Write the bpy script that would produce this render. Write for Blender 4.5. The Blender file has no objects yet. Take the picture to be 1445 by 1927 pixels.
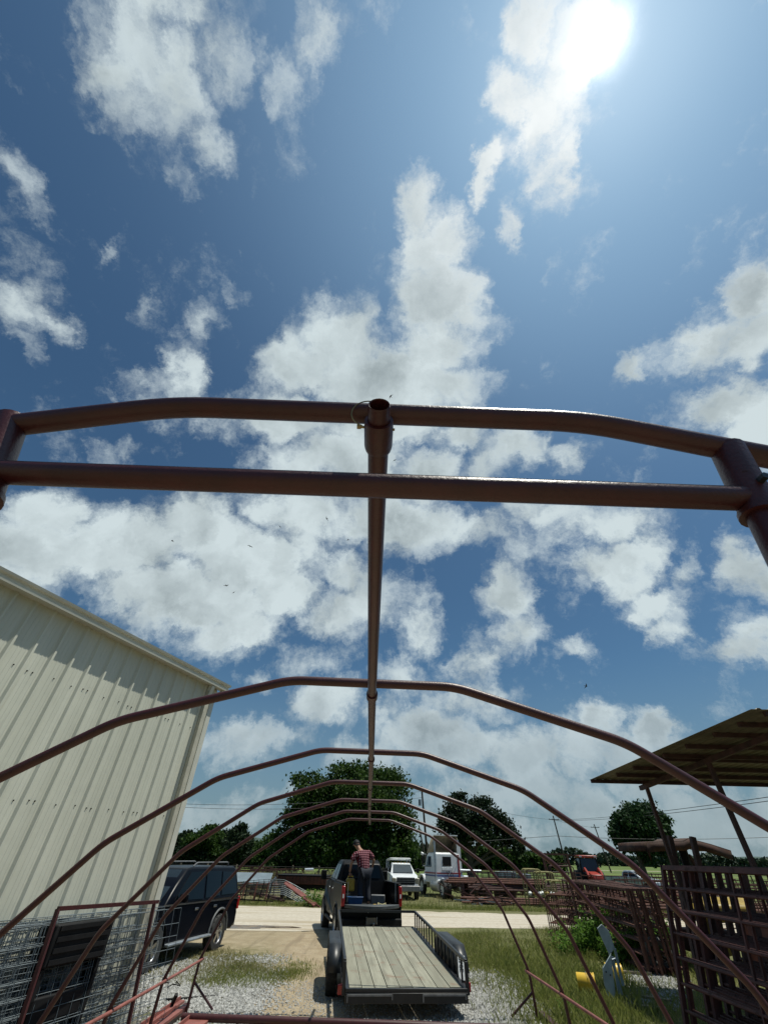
import bpy, bmesh, math, random
import numpy as np
from mathutils import Vector, Matrix
random.seed(7); rng = np.random.default_rng(11)
R = math.radians
SC = bpy.context.scene
COL = SC.collection

# ---------------------------------------------------------------- camera
CAMH = 2.25
FPX, TH, RO = 752.4, 0.7098, 0.0232          # focal length in photo pixels, upward pitch, roll
CX, CY = 722.5, 963.5
_F = Vector((0, math.cos(TH), math.sin(TH)))
_U0 = Vector((0, -math.sin(TH), math.cos(TH))); _X0 = Vector((1, 0, 0))
_X = _X0*math.cos(RO) + _U0*math.sin(RO); _U = _U0*math.cos(RO) - _X0*math.sin(RO)
camd = bpy.data.cameras.new('camera'); cam = bpy.data.objects.new('camera', camd); COL.objects.link(cam)
cam.matrix_world = Matrix(((_X.x, _U.x, -_F.x, 0), (_X.y, _U.y, -_F.y, 0), (_X.z, _U.z, -_F.z, CAMH), (0, 0, 0, 1)))
camd.sensor_fit = 'VERTICAL'; camd.sensor_height = 36; camd.lens = 36*FPX/1927
camd.clip_start = 0.02; camd.clip_end = 20000
SC.camera = cam

def ray(px, py): return _F + _X*((px-CX)/FPX) + _U*((CY-py)/FPX)
def at(px, py, Y):
    d = ray(px, py); p = d*(Y/d.y); p.z += CAMH; return p
def atz(px, py, z=0.0):
    d = ray(px, py); p = d*((z-CAMH)/d.z); p.z += CAMH; return p

# ---------------------------------------------------------------- light and sky
SUN_EL, SUN_AZ = R(71.5), R(92)               # azimuth clockwise from +Y
sd = Vector((math.cos(SUN_EL)*math.sin(SUN_AZ), math.cos(SUN_EL)*math.cos(SUN_AZ), math.sin(SUN_EL)))
sl = bpy.data.lights.new('sun', 'SUN'); sl.energy = 4.7; sl.angle = R(0.53); sl.color = (1, .965, .85)
so = bpy.data.objects.new('sun', sl); COL.objects.link(so); so.rotation_euler = sd.to_track_quat('Z', 'Y').to_euler()
SC.view_settings.view_transform = 'Standard'; SC.view_settings.look = 'None'
SC.view_settings.exposure = 0; SC.view_settings.gamma = 1

W = bpy.data.worlds.new('World'); SC.world = W; W.use_nodes = True
wn = W.node_tree.nodes; wl = W.node_tree.links; wn.clear()
def N(t, nodes=None, **kw):
    n = (nodes or wn).new(t)
    for k, v in kw.items(): setattr(n, k, v)
    return n
def wmath(op, a, b=None, c=None, clamp=False):
    n = N('ShaderNodeMath', operation=op, use_clamp=clamp)
    for i, v in enumerate((a, b, c)):
        if v is None: continue
        if isinstance(v, (int, float)): n.inputs[i].default_value = v
        else: wl.new(v, n.inputs[i])
    return n.outputs[0]
def wvec(op, a, b=None):
    n = N('ShaderNodeVectorMath', operation=op)
    for i, v in enumerate((a, b)):
        if v is None: continue
        if isinstance(v, (tuple, list, Vector)): n.inputs[i].default_value = v
        else: wl.new(v, n.inputs[i])
    return n
def wrange(v, a, b, c=0., d=1., smooth=True):
    n = N('ShaderNodeMapRange', interpolation_type='SMOOTHSTEP' if smooth else 'LINEAR')
    wl.new(v, n.inputs[0])
    for i, q in enumerate((a, b, c, d)): n.inputs[i+1].default_value = q
    return n.outputs[0]
def wmix(f, a, b, mode='MIX'):
    n = N('ShaderNodeMix', data_type='RGBA', blend_type=mode)
    for i, v in ((0, f), (6, a), (7, b)):
        if isinstance(v, (int, float)): n.inputs[i].default_value = v
        elif isinstance(v, (tuple, list)): n.inputs[i].default_value = (*v, 1)
        else: wl.new(v, n.inputs[i])
    return n.outputs[2]
def wnoise(vec, scale, detail=6, rough=.55, dist=0.):
    n = N('ShaderNodeTexNoise'); wl.new(vec, n.inputs['Vector'])
    n.inputs['Scale'].default_value = scale; n.inputs['Detail'].default_value = detail
    n.inputs['Roughness'].default_value = rough; n.inputs['Distortion'].default_value = dist
    return n
tc = N('ShaderNodeTexCoord'); D = tc.outputs['Generated']
sep = N('ShaderNodeSeparateXYZ'); wl.new(D, sep.inputs[0])
zc = wmath('MAXIMUM', sep.outputs[2], -0.2)
inv = wmath('DIVIDE', 1.0, wmath('ADD', zc, 1.0))
cq = N('ShaderNodeCombineXYZ')                 # stereographic map of the sky dome about the zenith
wl.new(wmath('MULTIPLY', sep.outputs[0], inv), cq.inputs[0]); wl.new(wmath('MULTIPLY', sep.outputs[1], inv), cq.inputs[1])
Q = cq.outputs[0]
# edges of the clouds are torn by a warp
wp_ = wnoise(Q, 8, 8, .68)
warp = wvec('SCALE', wvec('SUBTRACT', wp_.outputs['Color'], (.5, .5, .5)).outputs[0]); warp.inputs['Scale'].default_value = .115
QW = wvec('ADD', Q, warp.outputs[0]).outputs[0]
def q_of(px, py):
    d = ray(px, py).normalized(); return Vector((d.x/(1+d.z), d.y/(1+d.z), 0))
# where the cumulus stand (direction, two half sizes, turn, strength)
CL = '''
250 70 123.5 117 20 0.62
340 150 121 77 60 0.72
270 210 117 78 40 0.55
405 290 78 39 65 0.62
330 320 78 45.5 30 0.45
590 60 45.5 104 -10 0.62
545 180 39 78 10 0.45
640 60 52 52 0 0.35
15 75 23.4 28.6 0 0.45
40 370 52 58.5 0 0.48
35 480 58.5 65 0 0.55
60 560 66 55 30 0.72
125 600 49.5 30.8 30 0.72
70 665 32.5 39 0 0.4
195 455 39 15.6 -30 0.42
435 545 18.2 39 -30 0.42
285 575 23.4 31.2 0 0.4
1000 55 49.5 82.5 0 0.88
945 190 60.5 71.5 20 0.93
1000 250 49.5 99 -10 0.93
1030 330 55 55 0 0.78
1070 300 28.6 66 25 0.78
965 420 28.6 58.5 10 0.7
1060 140 65 117 10 0.73
1100 40 78 65 0 0.58
905 335 28.6 60.5 15 0.8
785 380 37.4 60.5 -10 0.82
800 470 49.5 82.5 0 0.95
850 450 55 66 20 0.9
825 570 79.2 99 0 1.08
820 660 77 55 0 1
640 640 82.5 82.5 -20 0.93
560 690 77 60.5 -10 0.88
700 710 132 66 0 1.08
800 730 104.5 55 0 1.03
690 600 39 39 0 0.68
380 610 36.4 58.5 25 0.55
350 700 38.5 66 15 0.72
300 740 91 45.5 0 0.55
400 790 117 52 0 0.55
560 790 110 45 0 0.88
740 800 130 55 0 1.08
860 820 60 45 0 0.88
640 880 150 60 0 1.03
800 900 70 50 0 0.93
560 970 110 60 10 0.93
740 980 130 60 0 0.93
650 1070 70 60 0 0.78
620 1150 91 58.5 0 0.7
560 1040 78 65 0 0.68
690 1130 78 65 0 0.7
880 990 130 36.4 0 0.7
990 850 80 45 0 0.85
1070 855 50 30 0 0.79
920 880 78 45.5 -20 0.67
230 860 65 26 0 0.5
90 960 95 45 0 1
60 1040 120 80 0 1.1
230 1030 130 80 0 1.1
380 990 85 60 0 1.05
470 1060 110 75 20 1.18
350 1120 170 70 10 1.15
530 1120 70 55 0 1.08
440 1190 110 40 0 0.9
600 1170 50 40 0 0.78
1330 650 99 55 -30 0.85
1410 540 66 88 10 0.95
1400 640 88 66 0 0.95
1380 740 121 55 0 0.9
1440 800 70 60 0 0.9
1195 690 52.8 24.2 -38 0.75
1080 1000 78 52 -20 0.69
1150 1000 100 45 -15 0.82
1130 1070 110 45 0 0.92
1220 1050 50 50 0 0.82
1000 1040 78 45.5 0 0.52
955 1120 55 60 0 0.89
970 1190 65 39 0 0.75
890 1240 75 50 -20 0.79
880 1310 94.64 43.68 0 0.72
1300 1060 36.4 54.6 10 0.67
1235 1150 58 40 -25 0.89
1260 1190 55 30 0 0.77
1085 1222 46.8 26 -20 0.67
1400 1060 58 52 0 0.87
1440 1090 40 40 0 0.82
1390 1225 91 36.4 -10 0.75
1430 1190 52 39 0 0.67
790 1190 48 52 0 0.75
790 1130 39 39 0 0.58
760 1270 87.36 43.68 0 0.62
620 1320 78.4 44.8 0 0.9
700 1335 72.8 43.68 0 0.74
490 1290 29.12 32.03 0 0.62
450 1395 101.92 46.59 0 0.72
540 1375 87.36 29.12 0 0.54
790 1370 89.6 50.4 0 0.97
860 1410 123.2 44.8 0 0.92
1000 1420 123.2 56 0 0.97
1115 1350 38.08 35.84 0 0.9
1130 1410 100.8 56 0 0.97
1225 1375 61.6 50.4 0 0.97
1240 1450 134.4 50.4 0 0.92
960 1490 190.4 50.4 0 0.84
1150 1530 179.2 50.4 0 0.82
1350 1530 179.2 56 0 0.84
1000 1560 291.2 50.96 0 0.67
1250 1590 320.32 40.77 0 0.67
400 1520 116.48 26.21 0 0.74
390 1545 87.36 32.03 0 0.72
470 1500 131.04 29.12 0 0.47
820 1540 87.36 36.4 0 0.72
300 20 150 60 0 0.75
200 120 60 60 0 0.7
430 120 60 120 -15 0.6
290 150 120 110 10 0.6
1040 230 90 160 0 0.68
1300 1440 120 40 0 0.75
700 1420 80 40 0 0.7
1180 1110 60 40 0 0.77
1020 960 90 40 10 0.67
600 1240 80 40 0 0.55
1080 1450 90 40 0 0.7
940 1340 60 30 0 0.55
'''
field = None
for ln in CL.strip().split('\n'):
    v = [float(t) for t in ln.split()]
    px, py, rx, ry, rot, wgt = v
    c = q_of(px, py); a_ = R(rot)
    ex = q_of(px+8*math.cos(a_), py+8*math.sin(a_))-c; ey = q_of(px-8*math.sin(a_), py+8*math.cos(a_))-c
    mp = N('ShaderNodeMapping', vector_type='TEXTURE')
    mp.inputs['Location'].default_value = c
    mp.inputs['Rotation'].default_value = (0, 0, math.atan2(ex.y, ex.x))
    mp.inputs['Scale'].default_value = (ex.length*rx/8, ey.length*ry/8, 1)
    if field is None: wl.new(QW, mp.inputs[0])
    else:                                       # chained so that the shader compiles one cloud after the other
        ch = N('ShaderNodeVectorMath', operation='MULTIPLY_ADD'); wl.new(field, ch.inputs[0]); ch.inputs[1].default_value = (1e-7,)*3; wl.new(QW, ch.inputs[2])
        wl.new(ch.outputs[0], mp.inputs[0])
    ln_ = wvec('LENGTH', mp.outputs[0]).outputs['Value']
    b = wrange(ln_, 1.75, 0.15, 0, wgt)
    field = b if field is None else wmath('SMOOTH_MAX', field, b, .12)
nz = wnoise(QW, 11, 12, .64)
nzc = wnoise(Q, 3.4, 5, .5)
nval = wmath('SUBTRACT', nz.outputs['Fac'], .5)
nzf = wnoise(Q, 46, 8, .68)
dens = wmath('ADD', wmath('ADD', wmath('MULTIPLY_ADD', field, 1.06, .01), wmath('MULTIPLY', nval, 1.75)), wmath('MULTIPLY', wmath('SUBTRACT', nzf.outputs['Fac'], .5), .62))
streak = N('ShaderNodeMapping'); wl.new(QW, streak.inputs[0]); streak.inputs['Rotation'].default_value = (0, 0, R(35)); streak.inputs['Scale'].default_value = (26, 7, 1)
stn = wnoise(streak.outputs[0], 1.0, 8, .62)
hz = wrange(sep.outputs[2], .0, .34, 1, 0)
soft = wrange(field, .38, .72)                  # thin veils stay half transparent, cumulus goes opaque
dens = wmath('ADD', dens, wmath('MULTIPLY', wmath('MULTIPLY', wmath('SUBTRACT', stn.outputs['Fac'], .5), .9), wmath('SUBTRACT', 1.0, soft)))
wide = wrange(dens, .20, .85); crisp = wmath('MULTIPLY', wrange(dens, .24, .92), wmath('SUBTRACT', 1.0, wmath('MULTIPLY', hz, .35)))
alpha = wmath('ADD', wmath('MULTIPLY', wmath('MULTIPLY', wide, .66), wmath('SUBTRACT', 1.0, soft)), wmath('MULTIPLY', crisp, soft), clamp=True)
# relief inside the clouds: compare the density field with itself nearer the sun
shift = wvec('ADD', QW, (.028, .004, 0)).outputs[0]
nz2 = wnoise(shift, 5.5, 7, .5); nz1 = wnoise(QW, 5.5, 7, .5)
rel = wmath('SUBTRACT', nz1.outputs['Fac'], nz2.outputs['Fac'])
thick = wrange(dens, .62, 1.25)
grey = wmath('MULTIPLY', thick, wrange(nzc.outputs['Fac'], .38, .60))
lit = wmath('ADD', wmath('MULTIPLY', rel, 2.6), wmath('SUBTRACT', .72, wmath('MULTIPLY', grey, .42)), clamp=True)
dt = wvec('DOT_PRODUCT', D, sd).outputs['Value']
dtc = wmath('MAXIMUM', dt, 0.0)
g1 = wmath('POWER', dtc, 7.); g2 = wmath('POWER', dtc, 90.); g3 = wmath('MULTIPLY', wmath('POWER', dtc, 2000.), wrange(nz.outputs['Fac'], .3, .7, .35, 1.25))
clcol = wmix(wrange(lit, .1, .8, 0, 1, False), (.25, .305, .325), (.62, .715, .74))
clcol = wmix(wmath('MULTIPLY', wmath('POWER', dtc, 16.), .8), clcol, wmix(lit, (.62, .72, .78), (.98, .99, .98)))
sky = N('ShaderNodeTexSky', sky_type='NISHITA'); sky.sun_disc = False
sky.sun_elevation = SUN_EL; sky.sun_rotation = SUN_AZ
sky.air_density = 1.0; sky.dust_density = .6; sky.ozone_density = 2.2; sky.altitude = 100
skc = wmix(1.0, sky.outputs[0], (.044, .063, .068), 'MULTIPLY')
skc = wmix(wmath('MULTIPLY', hz, .72), skc, (.175, .26, .325))     # milky summer air low down
skc = wmix(wmath('MULTIPLY', g1, .58), skc, (.36, .60, .86))
clcol = wmix(wmath('MULTIPLY', hz, .55), clcol, (.33, .40, .43))
full = wmix(alpha, skc, clcol)
glow = wmath('ADD', wmath('MULTIPLY', g2, .17), wmath('MULTIPLY', g3, 1.7))
gl = wmix(1.0, (1, 1, 1), full, 'MIX')
glc = N('ShaderNodeVectorMath', operation='SCALE'); glc.inputs[0].default_value = (1, .985, .93); wl.new(glow, glc.inputs['Scale'])
tot = N('ShaderNodeVectorMath', operation='ADD'); wl.new(full, tot.inputs[0]); wl.new(glc.outputs[0], tot.inputs[1])
bg = N('ShaderNodeBackground'); wl.new(tot.outputs[0], bg.inputs[0]); bg.inputs[1].default_value = 1.0
wo = N('ShaderNodeOutputWorld'); wl.new(bg.outputs[0], wo.inputs[0])
W.cycles.sampling_method = 'MANUAL'; W.cycles.sample_map_resolution = 512
# ---------------------------------------------------------------- mesh helpers
class MB:
    def __init__(s): s.v = []; s.f = []
    def add(s, vs, fs, M=None):
        o = len(s.v)
        for p in vs:
            p = Vector(p); s.v.append(M @ p if M is not None else p)
        s.f += [tuple(i+o for i in f) for f in fs]; return s
    def box(s, c, d, M=None, rz=0, rx=0, ry=0):
        x, y, z = d[0]/2, d[1]/2, d[2]/2
        T = Matrix.Translation(Vector(c))
        if rz or rx or ry: T = T @ Matrix.Rotation(rz, 4, 'Z') @ Matrix.Rotation(ry, 4, 'Y') @ Matrix.Rotation(rx, 4, 'X')
        if M is not None: T = M @ T
        return s.add([(-x,-y,-z),(x,-y,-z),(x,y,-z),(-x,y,-z),(-x,-y,z),(x,-y,z),(x,y,z),(-x,y,z)],
                     [(0,3,2,1),(4,5,6,7),(0,1,5,4),(1,2,6,5),(2,3,7,6),(3,0,4,7)], T)
    def bar(s, a, b, w, h=None, up=(0,0,1)):
        a = Vector(a); b = Vector(b); d = (b-a); L = d.length; d.normalize(); h = h or w
        u = Vector(up)
        if abs(d.dot(u)) > .98: u = Vector((1,0,0))
        x = d.cross(u).normalized(); z = x.cross(d).normalized(); vs = []
        for t in (a, b):
            for sx, sz in ((-1,-1),(1,-1),(1,1),(-1,1)): vs.append(t + x*(sx*w/2) + z*(sz*h/2))
        return s.add(vs, [(0,3,2,1),(4,5,6,7),(0,1,5,4),(1,2,6,5),(2,3,7,6),(3,0,4,7)])
    def tube(s, pts, r, n=8, caps=True, rs=None, closed=False):
        pts = [Vector(p) for p in pts]; m = len(pts); rings = []
        t0 = (pts[1]-pts[0]).normalized()
        u = Vector((0,0,1)) if abs(t0.z) < .9 else Vector((1,0,0))
        u = (u - t0*u.dot(t0)).normalized(); vs = []
        for i, p in enumerate(pts):
            if closed: t = (pts[(i+1)%m]-pts[i-1]).normalized()
            elif i == 0: t = t0
            elif i == m-1: t = (pts[-1]-pts[-2]).normalized()
            else: t = ((pts[i+1]-p).normalized() + (p-pts[i-1]).normalized()).normalized()
            u = (u - t*u.dot(t)); u = u.normalized() if u.length > 1e-6 else t.orthogonal().normalized()
            w = t.cross(u); rr = rs[i] if rs else r
            for k in range(n):
                a = 2*math.pi*k/n; vs.append(p + (u*math.cos(a) + w*math.sin(a))*rr)
        fs = []
        for i in range(m if closed else m-1):
            for k in range(n):
                j = (i+1) % m
                fs.append((i*n+k, i*n+(k+1)%n, j*n+(k+1)%n, j*n+k))
        if caps and not closed: fs += [tuple(range(n-1,-1,-1)), tuple((m-1)*n+k for k in range(n))]
        return s.add(vs, fs)
    def cyl(s, a, b, r, n=16, r2=None): return s.tube([a, b], r, n, rs=[r, r2 if r2 is not None else r])
    def lathe(s, prof, n=24, M=None, axis='z'):
        vs = []; m = len(prof)
        for k in range(n):
            a = 2*math.pi*k/n; c, si = math.cos(a), math.sin(a)
            for r, z in prof: vs.append((r*c, r*si, z) if axis == 'z' else (z, r*c, r*si))
        fs = []
        for k in range(n):
            k2 = (k+1) % n
            for i in range(m-1): fs.append((k*m+i, k2*m+i, k2*m+i+1, k*m+i+1))
        return s.add(vs, fs, M)
    def prism(s, outline, x0, x1, hw=None, M=None):
        """outline of (y,z) extruded along x; hw(y,z,side) gives x when passed"""
        n = len(outline)
        vs = [((hw(y, z)*-1 if hw else x0), y, z) for y, z in outline] + [((hw(y, z) if hw else x1), y, z) for y, z in outline]
        fs = [tuple(range(n)), tuple(range(2*n-1, n-1, -1))]
        fs += [(i, (i+n), (i+1)%n+n, (i+1)%n) for i in range(n)]
        return s.add(vs, fs, M)
    def build(s, name, m, parent=None, smooth=True, bevel=0, ang=35, sub=0):
        me = bpy.data.meshes.new(name); me.from_pydata([tuple(v) for v in s.v], [], s.f)
        bm = bmesh.new(); bm.from_mesh(me); bmesh.ops.recalc_face_normals(bm, faces=bm.faces); bm.to_mesh(me); bm.free()
        if smooth:
            me.shade_smooth(); me.set_sharp_from_angle(angle=R(ang))
        me.materials.append(m)
        o = bpy.data.objects.new(name, me); COL.objects.link(o)
        if parent is not None: o.parent = parent
        if bevel:
            b = o.modifiers.new('bevel', 'BEVEL'); b.width = bevel; b.segments = 2; b.limit_method = 'ANGLE'; b.angle_limit = R(40)
        if sub: o.modifiers.new('sub', 'SUBSURF').render_levels = sub
        return o
def fillet(pts, r, k=5):
    pts = [Vector(p) for p in pts]; out = [pts[0]]
    for i in range(1, len(pts)-1):
        a, b, c = pts[i-1], pts[i], pts[i+1]
        d1 = (a-b).normalized(); d2 = (c-b).normalized()
        t = min(r, (a-b).length*.45, (c-b).length*.45)
        for j in range(k+1):
            q = j/k; out.append((b+d1*t)*(1-q)**2 + b*2*q*(1-q) + (b+d2*t)*q*q)
    return out + [pts[-1]]
def tag(o, label=None, cat=None, group=None, kind=None):
    if label: o['label'] = label
    if cat: o['category'] = cat
    if group: o['group'] = group
    if kind: o['kind'] = kind
    return o
def thing(name, loc, rz, label, cat, group=None):
    o = bpy.data.objects.new(name, None); o.empty_display_size = .2; COL.objects.link(o)
    o.location = loc; o.rotation_euler = (0, 0, rz); return tag(o, label, cat, group)
def dup(root, loc=None, rot=None, label=None, scale=None):
    r = root.copy(); COL.objects.link(r)
    if loc is not None: r.location = loc
    if rot is not None: r.rotation_euler = rot
    if scale is not None: r.scale = scale
    if label: r['label'] = label
    for ch in list(root.children):
        c = ch.copy(); COL.objects.link(c); c.parent = r
        for g in list(ch.children):
            d = g.copy(); COL.objects.link(d); d.parent = c
    return r
def fastmesh(name, V, n, m, label=None, cat=None, kind=None, parent=None, nrm_up=False):
    """V: (k*n,3) array of k polygons of n corners"""
    me = bpy.data.meshes.new(name); k = len(V)//n
    me.vertices.add(len(V)); me.vertices.foreach_set('co', np.asarray(V, dtype=np.float32).ravel())
    me.loops.add(len(V)); me.loops.foreach_set('vertex_index', np.arange(len(V), dtype=np.int32))
    me.polygons.add(k); me.polygons.foreach_set('loop_start', np.arange(0, len(V), n, dtype=np.int32))
    me.update(calc_edges=True); me.materials.append(m)
    o = bpy.data.objects.new(name, me); COL.objects.link(o)
    if parent is not None: o.parent = parent
    return tag(o, label, cat, None, kind)

# ---------------------------------------------------------------- materials
MATS = {}
class NT:
    def __init__(s, name):
        s.m = bpy.data.materials.new(name); s.m.use_nodes = True; s.t = s.m.node_tree; s.n = s.t.nodes; s.l = s.t.links
        s.b = s.n['Principled BSDF']; s.out = s.n['Material Output']
        s.tc = s.n.new('ShaderNodeTexCoord')
    def put(s, sock, v):
        if isinstance(v, (int, float)): sock.default_value = v
        elif isinstance(v, (tuple, list)):
            sock.default_value = (*v, 1) if len(v) == 3 and sock.type == 'RGBA' else v
        else: s.l.new(v, sock)
    def node(s, t, ins=None, **kw):
        n = s.n.new(t)
        for k, v in kw.items(): setattr(n, k, v)
        for k, v in (ins or {}).items(): s.put(n.inputs[k], v)
        return n
    def noise(s, scale, detail=5, rough=.55, co='Object', vec=None, out='Fac', dist=0.):
        return s.node('ShaderNodeTexNoise', {'Vector': vec if vec is not None else s.tc.outputs[co], 'Scale': scale, 'Detail': detail, 'Roughness': rough, 'Distortion': dist}).outputs[out]
    def rng(s, v, a, b, c=0., d=1.):
        return s.node('ShaderNodeMapRange', {0: v, 1: a, 2: b, 3: c, 4: d}, interpolation_type='SMOOTHSTEP').outputs[0]
    def mix(s, f, a, b, mode='MIX'):
        return s.node('ShaderNodeMix', {0: f, 6: a, 7: b}, data_type='RGBA', blend_type=mode).outputs[2]
    def math(s, op, a, b=0., clamp=False):
        return s.node('ShaderNodeMath', {0: a, 1: b}, operation=op, use_clamp=clamp).outputs[0]
    def bump(s, h, strength=.3, dist=.01):
        b = s.node('ShaderNodeBump', {'Height': h, 'Strength': strength, 'Distance': dist}); s.l.new(b.outputs[0], s.b.inputs['Normal'])
    def fin(s, col=None, rough=None, metal=None, spec=None):
        if col is not None: s.put(s.b.inputs['Base Color'], col)
        if rough is not None: s.put(s.b.inputs['Roughness'], rough)
        if metal is not None: s.put(s.b.inputs['Metallic'], metal)
        if spec is not None: s.put(s.b.inputs['Specular IOR Level'], spec)
        return s.m
def mat(name, c, rough=.6, metal=0., var=.25, scale=6., bump=.0, rust=None, rustamt=.5, spec=.5, coat=0.):
    """painted / worn surface: colour wander, optional second colour in patches, fine bump"""
    if name in MATS: return MATS[name]
    t = NT(name)
    n1 = t.noise(scale, 6, .6)
    lo = tuple(x*(1-var) for x in c); hi = tuple(min(1, x*(1+var)) for x in c)
    col = t.mix(t.rng(n1, .3, .7), lo, hi)
    rg = rough
    if rust:
        n2 = t.noise(scale*1.7, 9, .68)
        k = t.rng(n2, .78-rustamt*.5, .86-rustamt*.5)
        col = t.mix(k, col, rust); rg = t.math('ADD', t.math('MULTIPLY', k, .9-rough), rough, True)
    if bump:
        t.bump(t.noise(scale*9, 4, .6), bump, .004)
    if coat:
        t.b.inputs['Coat Weight'].default_value = coat; t.b.inputs['Coat Roughness'].default_value = .04
    MATS[name] = t.fin(col, rg, metal, spec); return MATS[name]

M_RED = mat('red_oxide_paint', (.045, .0080, .0088), .42, var=.16, scale=14, bump=.3, rust=(.030, .0080, .0068), rustamt=.26)
M_RED2 = mat('faded_red_primer', (.22, .075, .06), .55, var=.2, scale=5, bump=.2)
M_RUST = mat('rusty_steel', (.105, .042, .028), .75, var=.4, scale=7, bump=.4, rust=(.05, .022, .018), rustamt=.45)
M_RUSTD = mat('dark_rusty_pipe', (.056, .022, .018), .7, var=.4, scale=5, bump=.3, rust=(.075, .032, .022), rustamt=.35)
M_BLACK = mat('black_frame_paint', (.010, .011, .013), .42, var=.3, scale=6, bump=.12, rust=(.05,.05,.05), rustamt=.25)
M_TYRE = mat('tyre_rubber', (.022, .022, .022), .82, var=.3, scale=12, bump=.3)
M_CHROME = mat('alloy_wheel', (.55, .56, .58), .28, 1., var=.12, scale=8)
M_GALV = mat('galvanised_steel', (.34, .38, .42), .45, .7, var=.25, scale=4, bump=.1)
M_WIRE = mat('galvanised_wire', (.11, .135, .15), .5, .3, var=.3, scale=2)
M_CARD = mat('dark_blue_car_paint', (.002, .003, .006), .32, var=.15, scale=2, coat=.0, spec=.14)
M_CARB = mat('black_truck_paint', (.003, .0036, .0045), .40, var=.15, scale=2, coat=.04, spec=.14, rust=(.022,.021,.018), rustamt=.20)
M_TRIM = mat('grey_plastic_trim', (.12, .125, .13), .55, var=.15, scale=8)
M_DARKPL = mat('dark_plastic', (.008, .0085, .0095), .65, var=.2, scale=8, spec=.2)
M_GLASS = mat('tinted_glass', (.002, .004, .006), .08, var=.1, scale=2, spec=.25)
M_GLASS2 = mat('clear_cab_glass', (.022, .032, .04), .08, var=.2, scale=2, spec=.5)
M_LENS = mat('red_lamp_lens', (.28, .008, .010), .2, var=.15, scale=10, spec=.6)
M_WHITEP = mat('white_vehicle_paint', (.70, .72, .72), .35, var=.08, scale=2, coat=.4, rust=(.42,.40,.35), rustamt=.24)
M_WHITE = mat('white_painted_steel', (.62, .64, .63), .5, var=.12, scale=3, rust=(.3,.22,.16), rustamt=.28)
M_TAN = mat('tan_fibreglass', (.30, .25, .165), .7, var=.18, scale=2)
M_STRR = mat('red_stripe_paint', (.28, .02, .025), .4, var=.12); M_STRB = mat('blue_stripe_paint', (.02, .05, .22), .4, var=.12)
M_YEL = mat('yellow_plastic', (.62, .40, .028), .42, var=.12, scale=5)
M_YELD = mat('worn_yellow_paint', (.30, .21, .035), .5, var=.25, scale=5, rust=(.16,.07,.03), rustamt=.36)
M_YGR = mat('mossy_yellow_paint', (.22, .20, .075), .6, var=.3, scale=4, rust=(.12,.06,.035), rustamt=.42)
M_BLUE = mat('blue_plastic', (.008, .055, .16), .45, var=.15, scale=5)
M_ORAN = mat('tractor_red_paint', (.30, .036, .022), .4, var=.15, scale=3)
M_GREYP = mat('grey_green_plate', (.30, .36, .37), .6, .0, var=.2, scale=4, bump=.1)
M_GREYT = mat('blue_grey_sheet', (.17, .22, .25), .45, .2, var=.2, scale=1.2)
M_WOODG = mat('weathered_wood', (.20, .165, .115), .85, var=.35, scale=6, bump=.4)
M_POLE = mat('creosoted_pole', (.045, .036, .03), .85, var=.3, scale=5, bump=.3)
M_ALU = mat('bright_pipe', (.72, .76, .80), .3, .6, var=.1, scale=2)
M_CABLE = mat('power_cable', (.03, .03, .033), .6)
M_BARK = mat('tree_bark', (.075, .058, .042), .9, var=.4, scale=4, bump=.5)
M_BIRD = mat('dark_feathers', (.012, .012, .014), .7)
M_BRASS = mat('brass_wire', (.22, .18, .09), .35, .9, var=.2, scale=30)

def leafmat(name, c1, c2, tr=.35):
    t = NT(name)
    g = t.node('ShaderNodeNewGeometry')
    c = t.mix(g.outputs['Random Per Island'], c1, c2)
    n = t.noise(.35, 3, .5); c = t.mix(t.rng(n, .35, .65), c, t.mix(.5, c, c1))
    t.fin(c, .65, 0, .18)
    tr_ = t.node('ShaderNodeBsdfTranslucent', {0: c})
    ms = t.node('ShaderNodeMixShader', {0: tr}); t.l.new(t.b.outputs[0], ms.inputs[1]); t.l.new(tr_.outputs[0], ms.inputs[2])
    t.l.new(ms.outputs[0], t.out.inputs[0]); return t.m
M_LEAF = leafmat('broad_leaves', (.014, .038, .008), (.058, .105, .018), .35)
M_LEAF2 = leafmat('dark_leaves', (.010, .022, .010), (.028, .048, .020), .2)
M_LEAF3 = leafmat('round_tree_leaves', (.011, .032, .011), (.034, .075, .021), .25)
M_LEAFW = leafmat('weed_leaves', (.06, .13, .02), (.17, .30, .05), .45)
M_GRASS = leafmat('grass_blades', (.15, .18, .04), (.31, .33, .11), .45)
M_GRASSD = leafmat('dry_grass_blades', (.24, .23, .10), (.40, .36, .19), .45)
M_FAR = leafmat('far_wood_leaves', (.022, .042, .026), (.045, .07, .038), .1)
# ================================================================ the ground
def smooth_noise2(x, y, s, seed=0):
    r = np.random.default_rng(seed); v = 0; 
    for k in range(5):
        a, b, ph = r.normal(size=3); f = s*(1.0+k*.7)
        v = v + np.sin(a*f*x + b*f*y + ph*5)/(1+k*.6)
    return v/2.6
gm = NT('ground_earth')
oc = gm.tc.outputs['Object']
sx = gm.node('ShaderNodeSeparateXYZ', {0: oc}); X_, Y_ = sx.outputs[0], sx.outputs[1]
wv = gm.noise(.55, 4, .6); wv2 = gm.noise(2.2, 6, .65); fine = gm.noise(28, 5, .7); mid = gm.noise(7, 6, .65)
vor = gm.node('ShaderNodeTexVoronoi', {'Vector': oc, 'Scale': 34.0}); vd = vor.outputs['Distance']; vc = vor.outputs['Color']
vbw = gm.node('ShaderNodeSeparateColor', {0: vc}).outputs[0]
stone = gm.mix(vbw, (.09, .088, .078), (.36, .35, .32))
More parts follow.
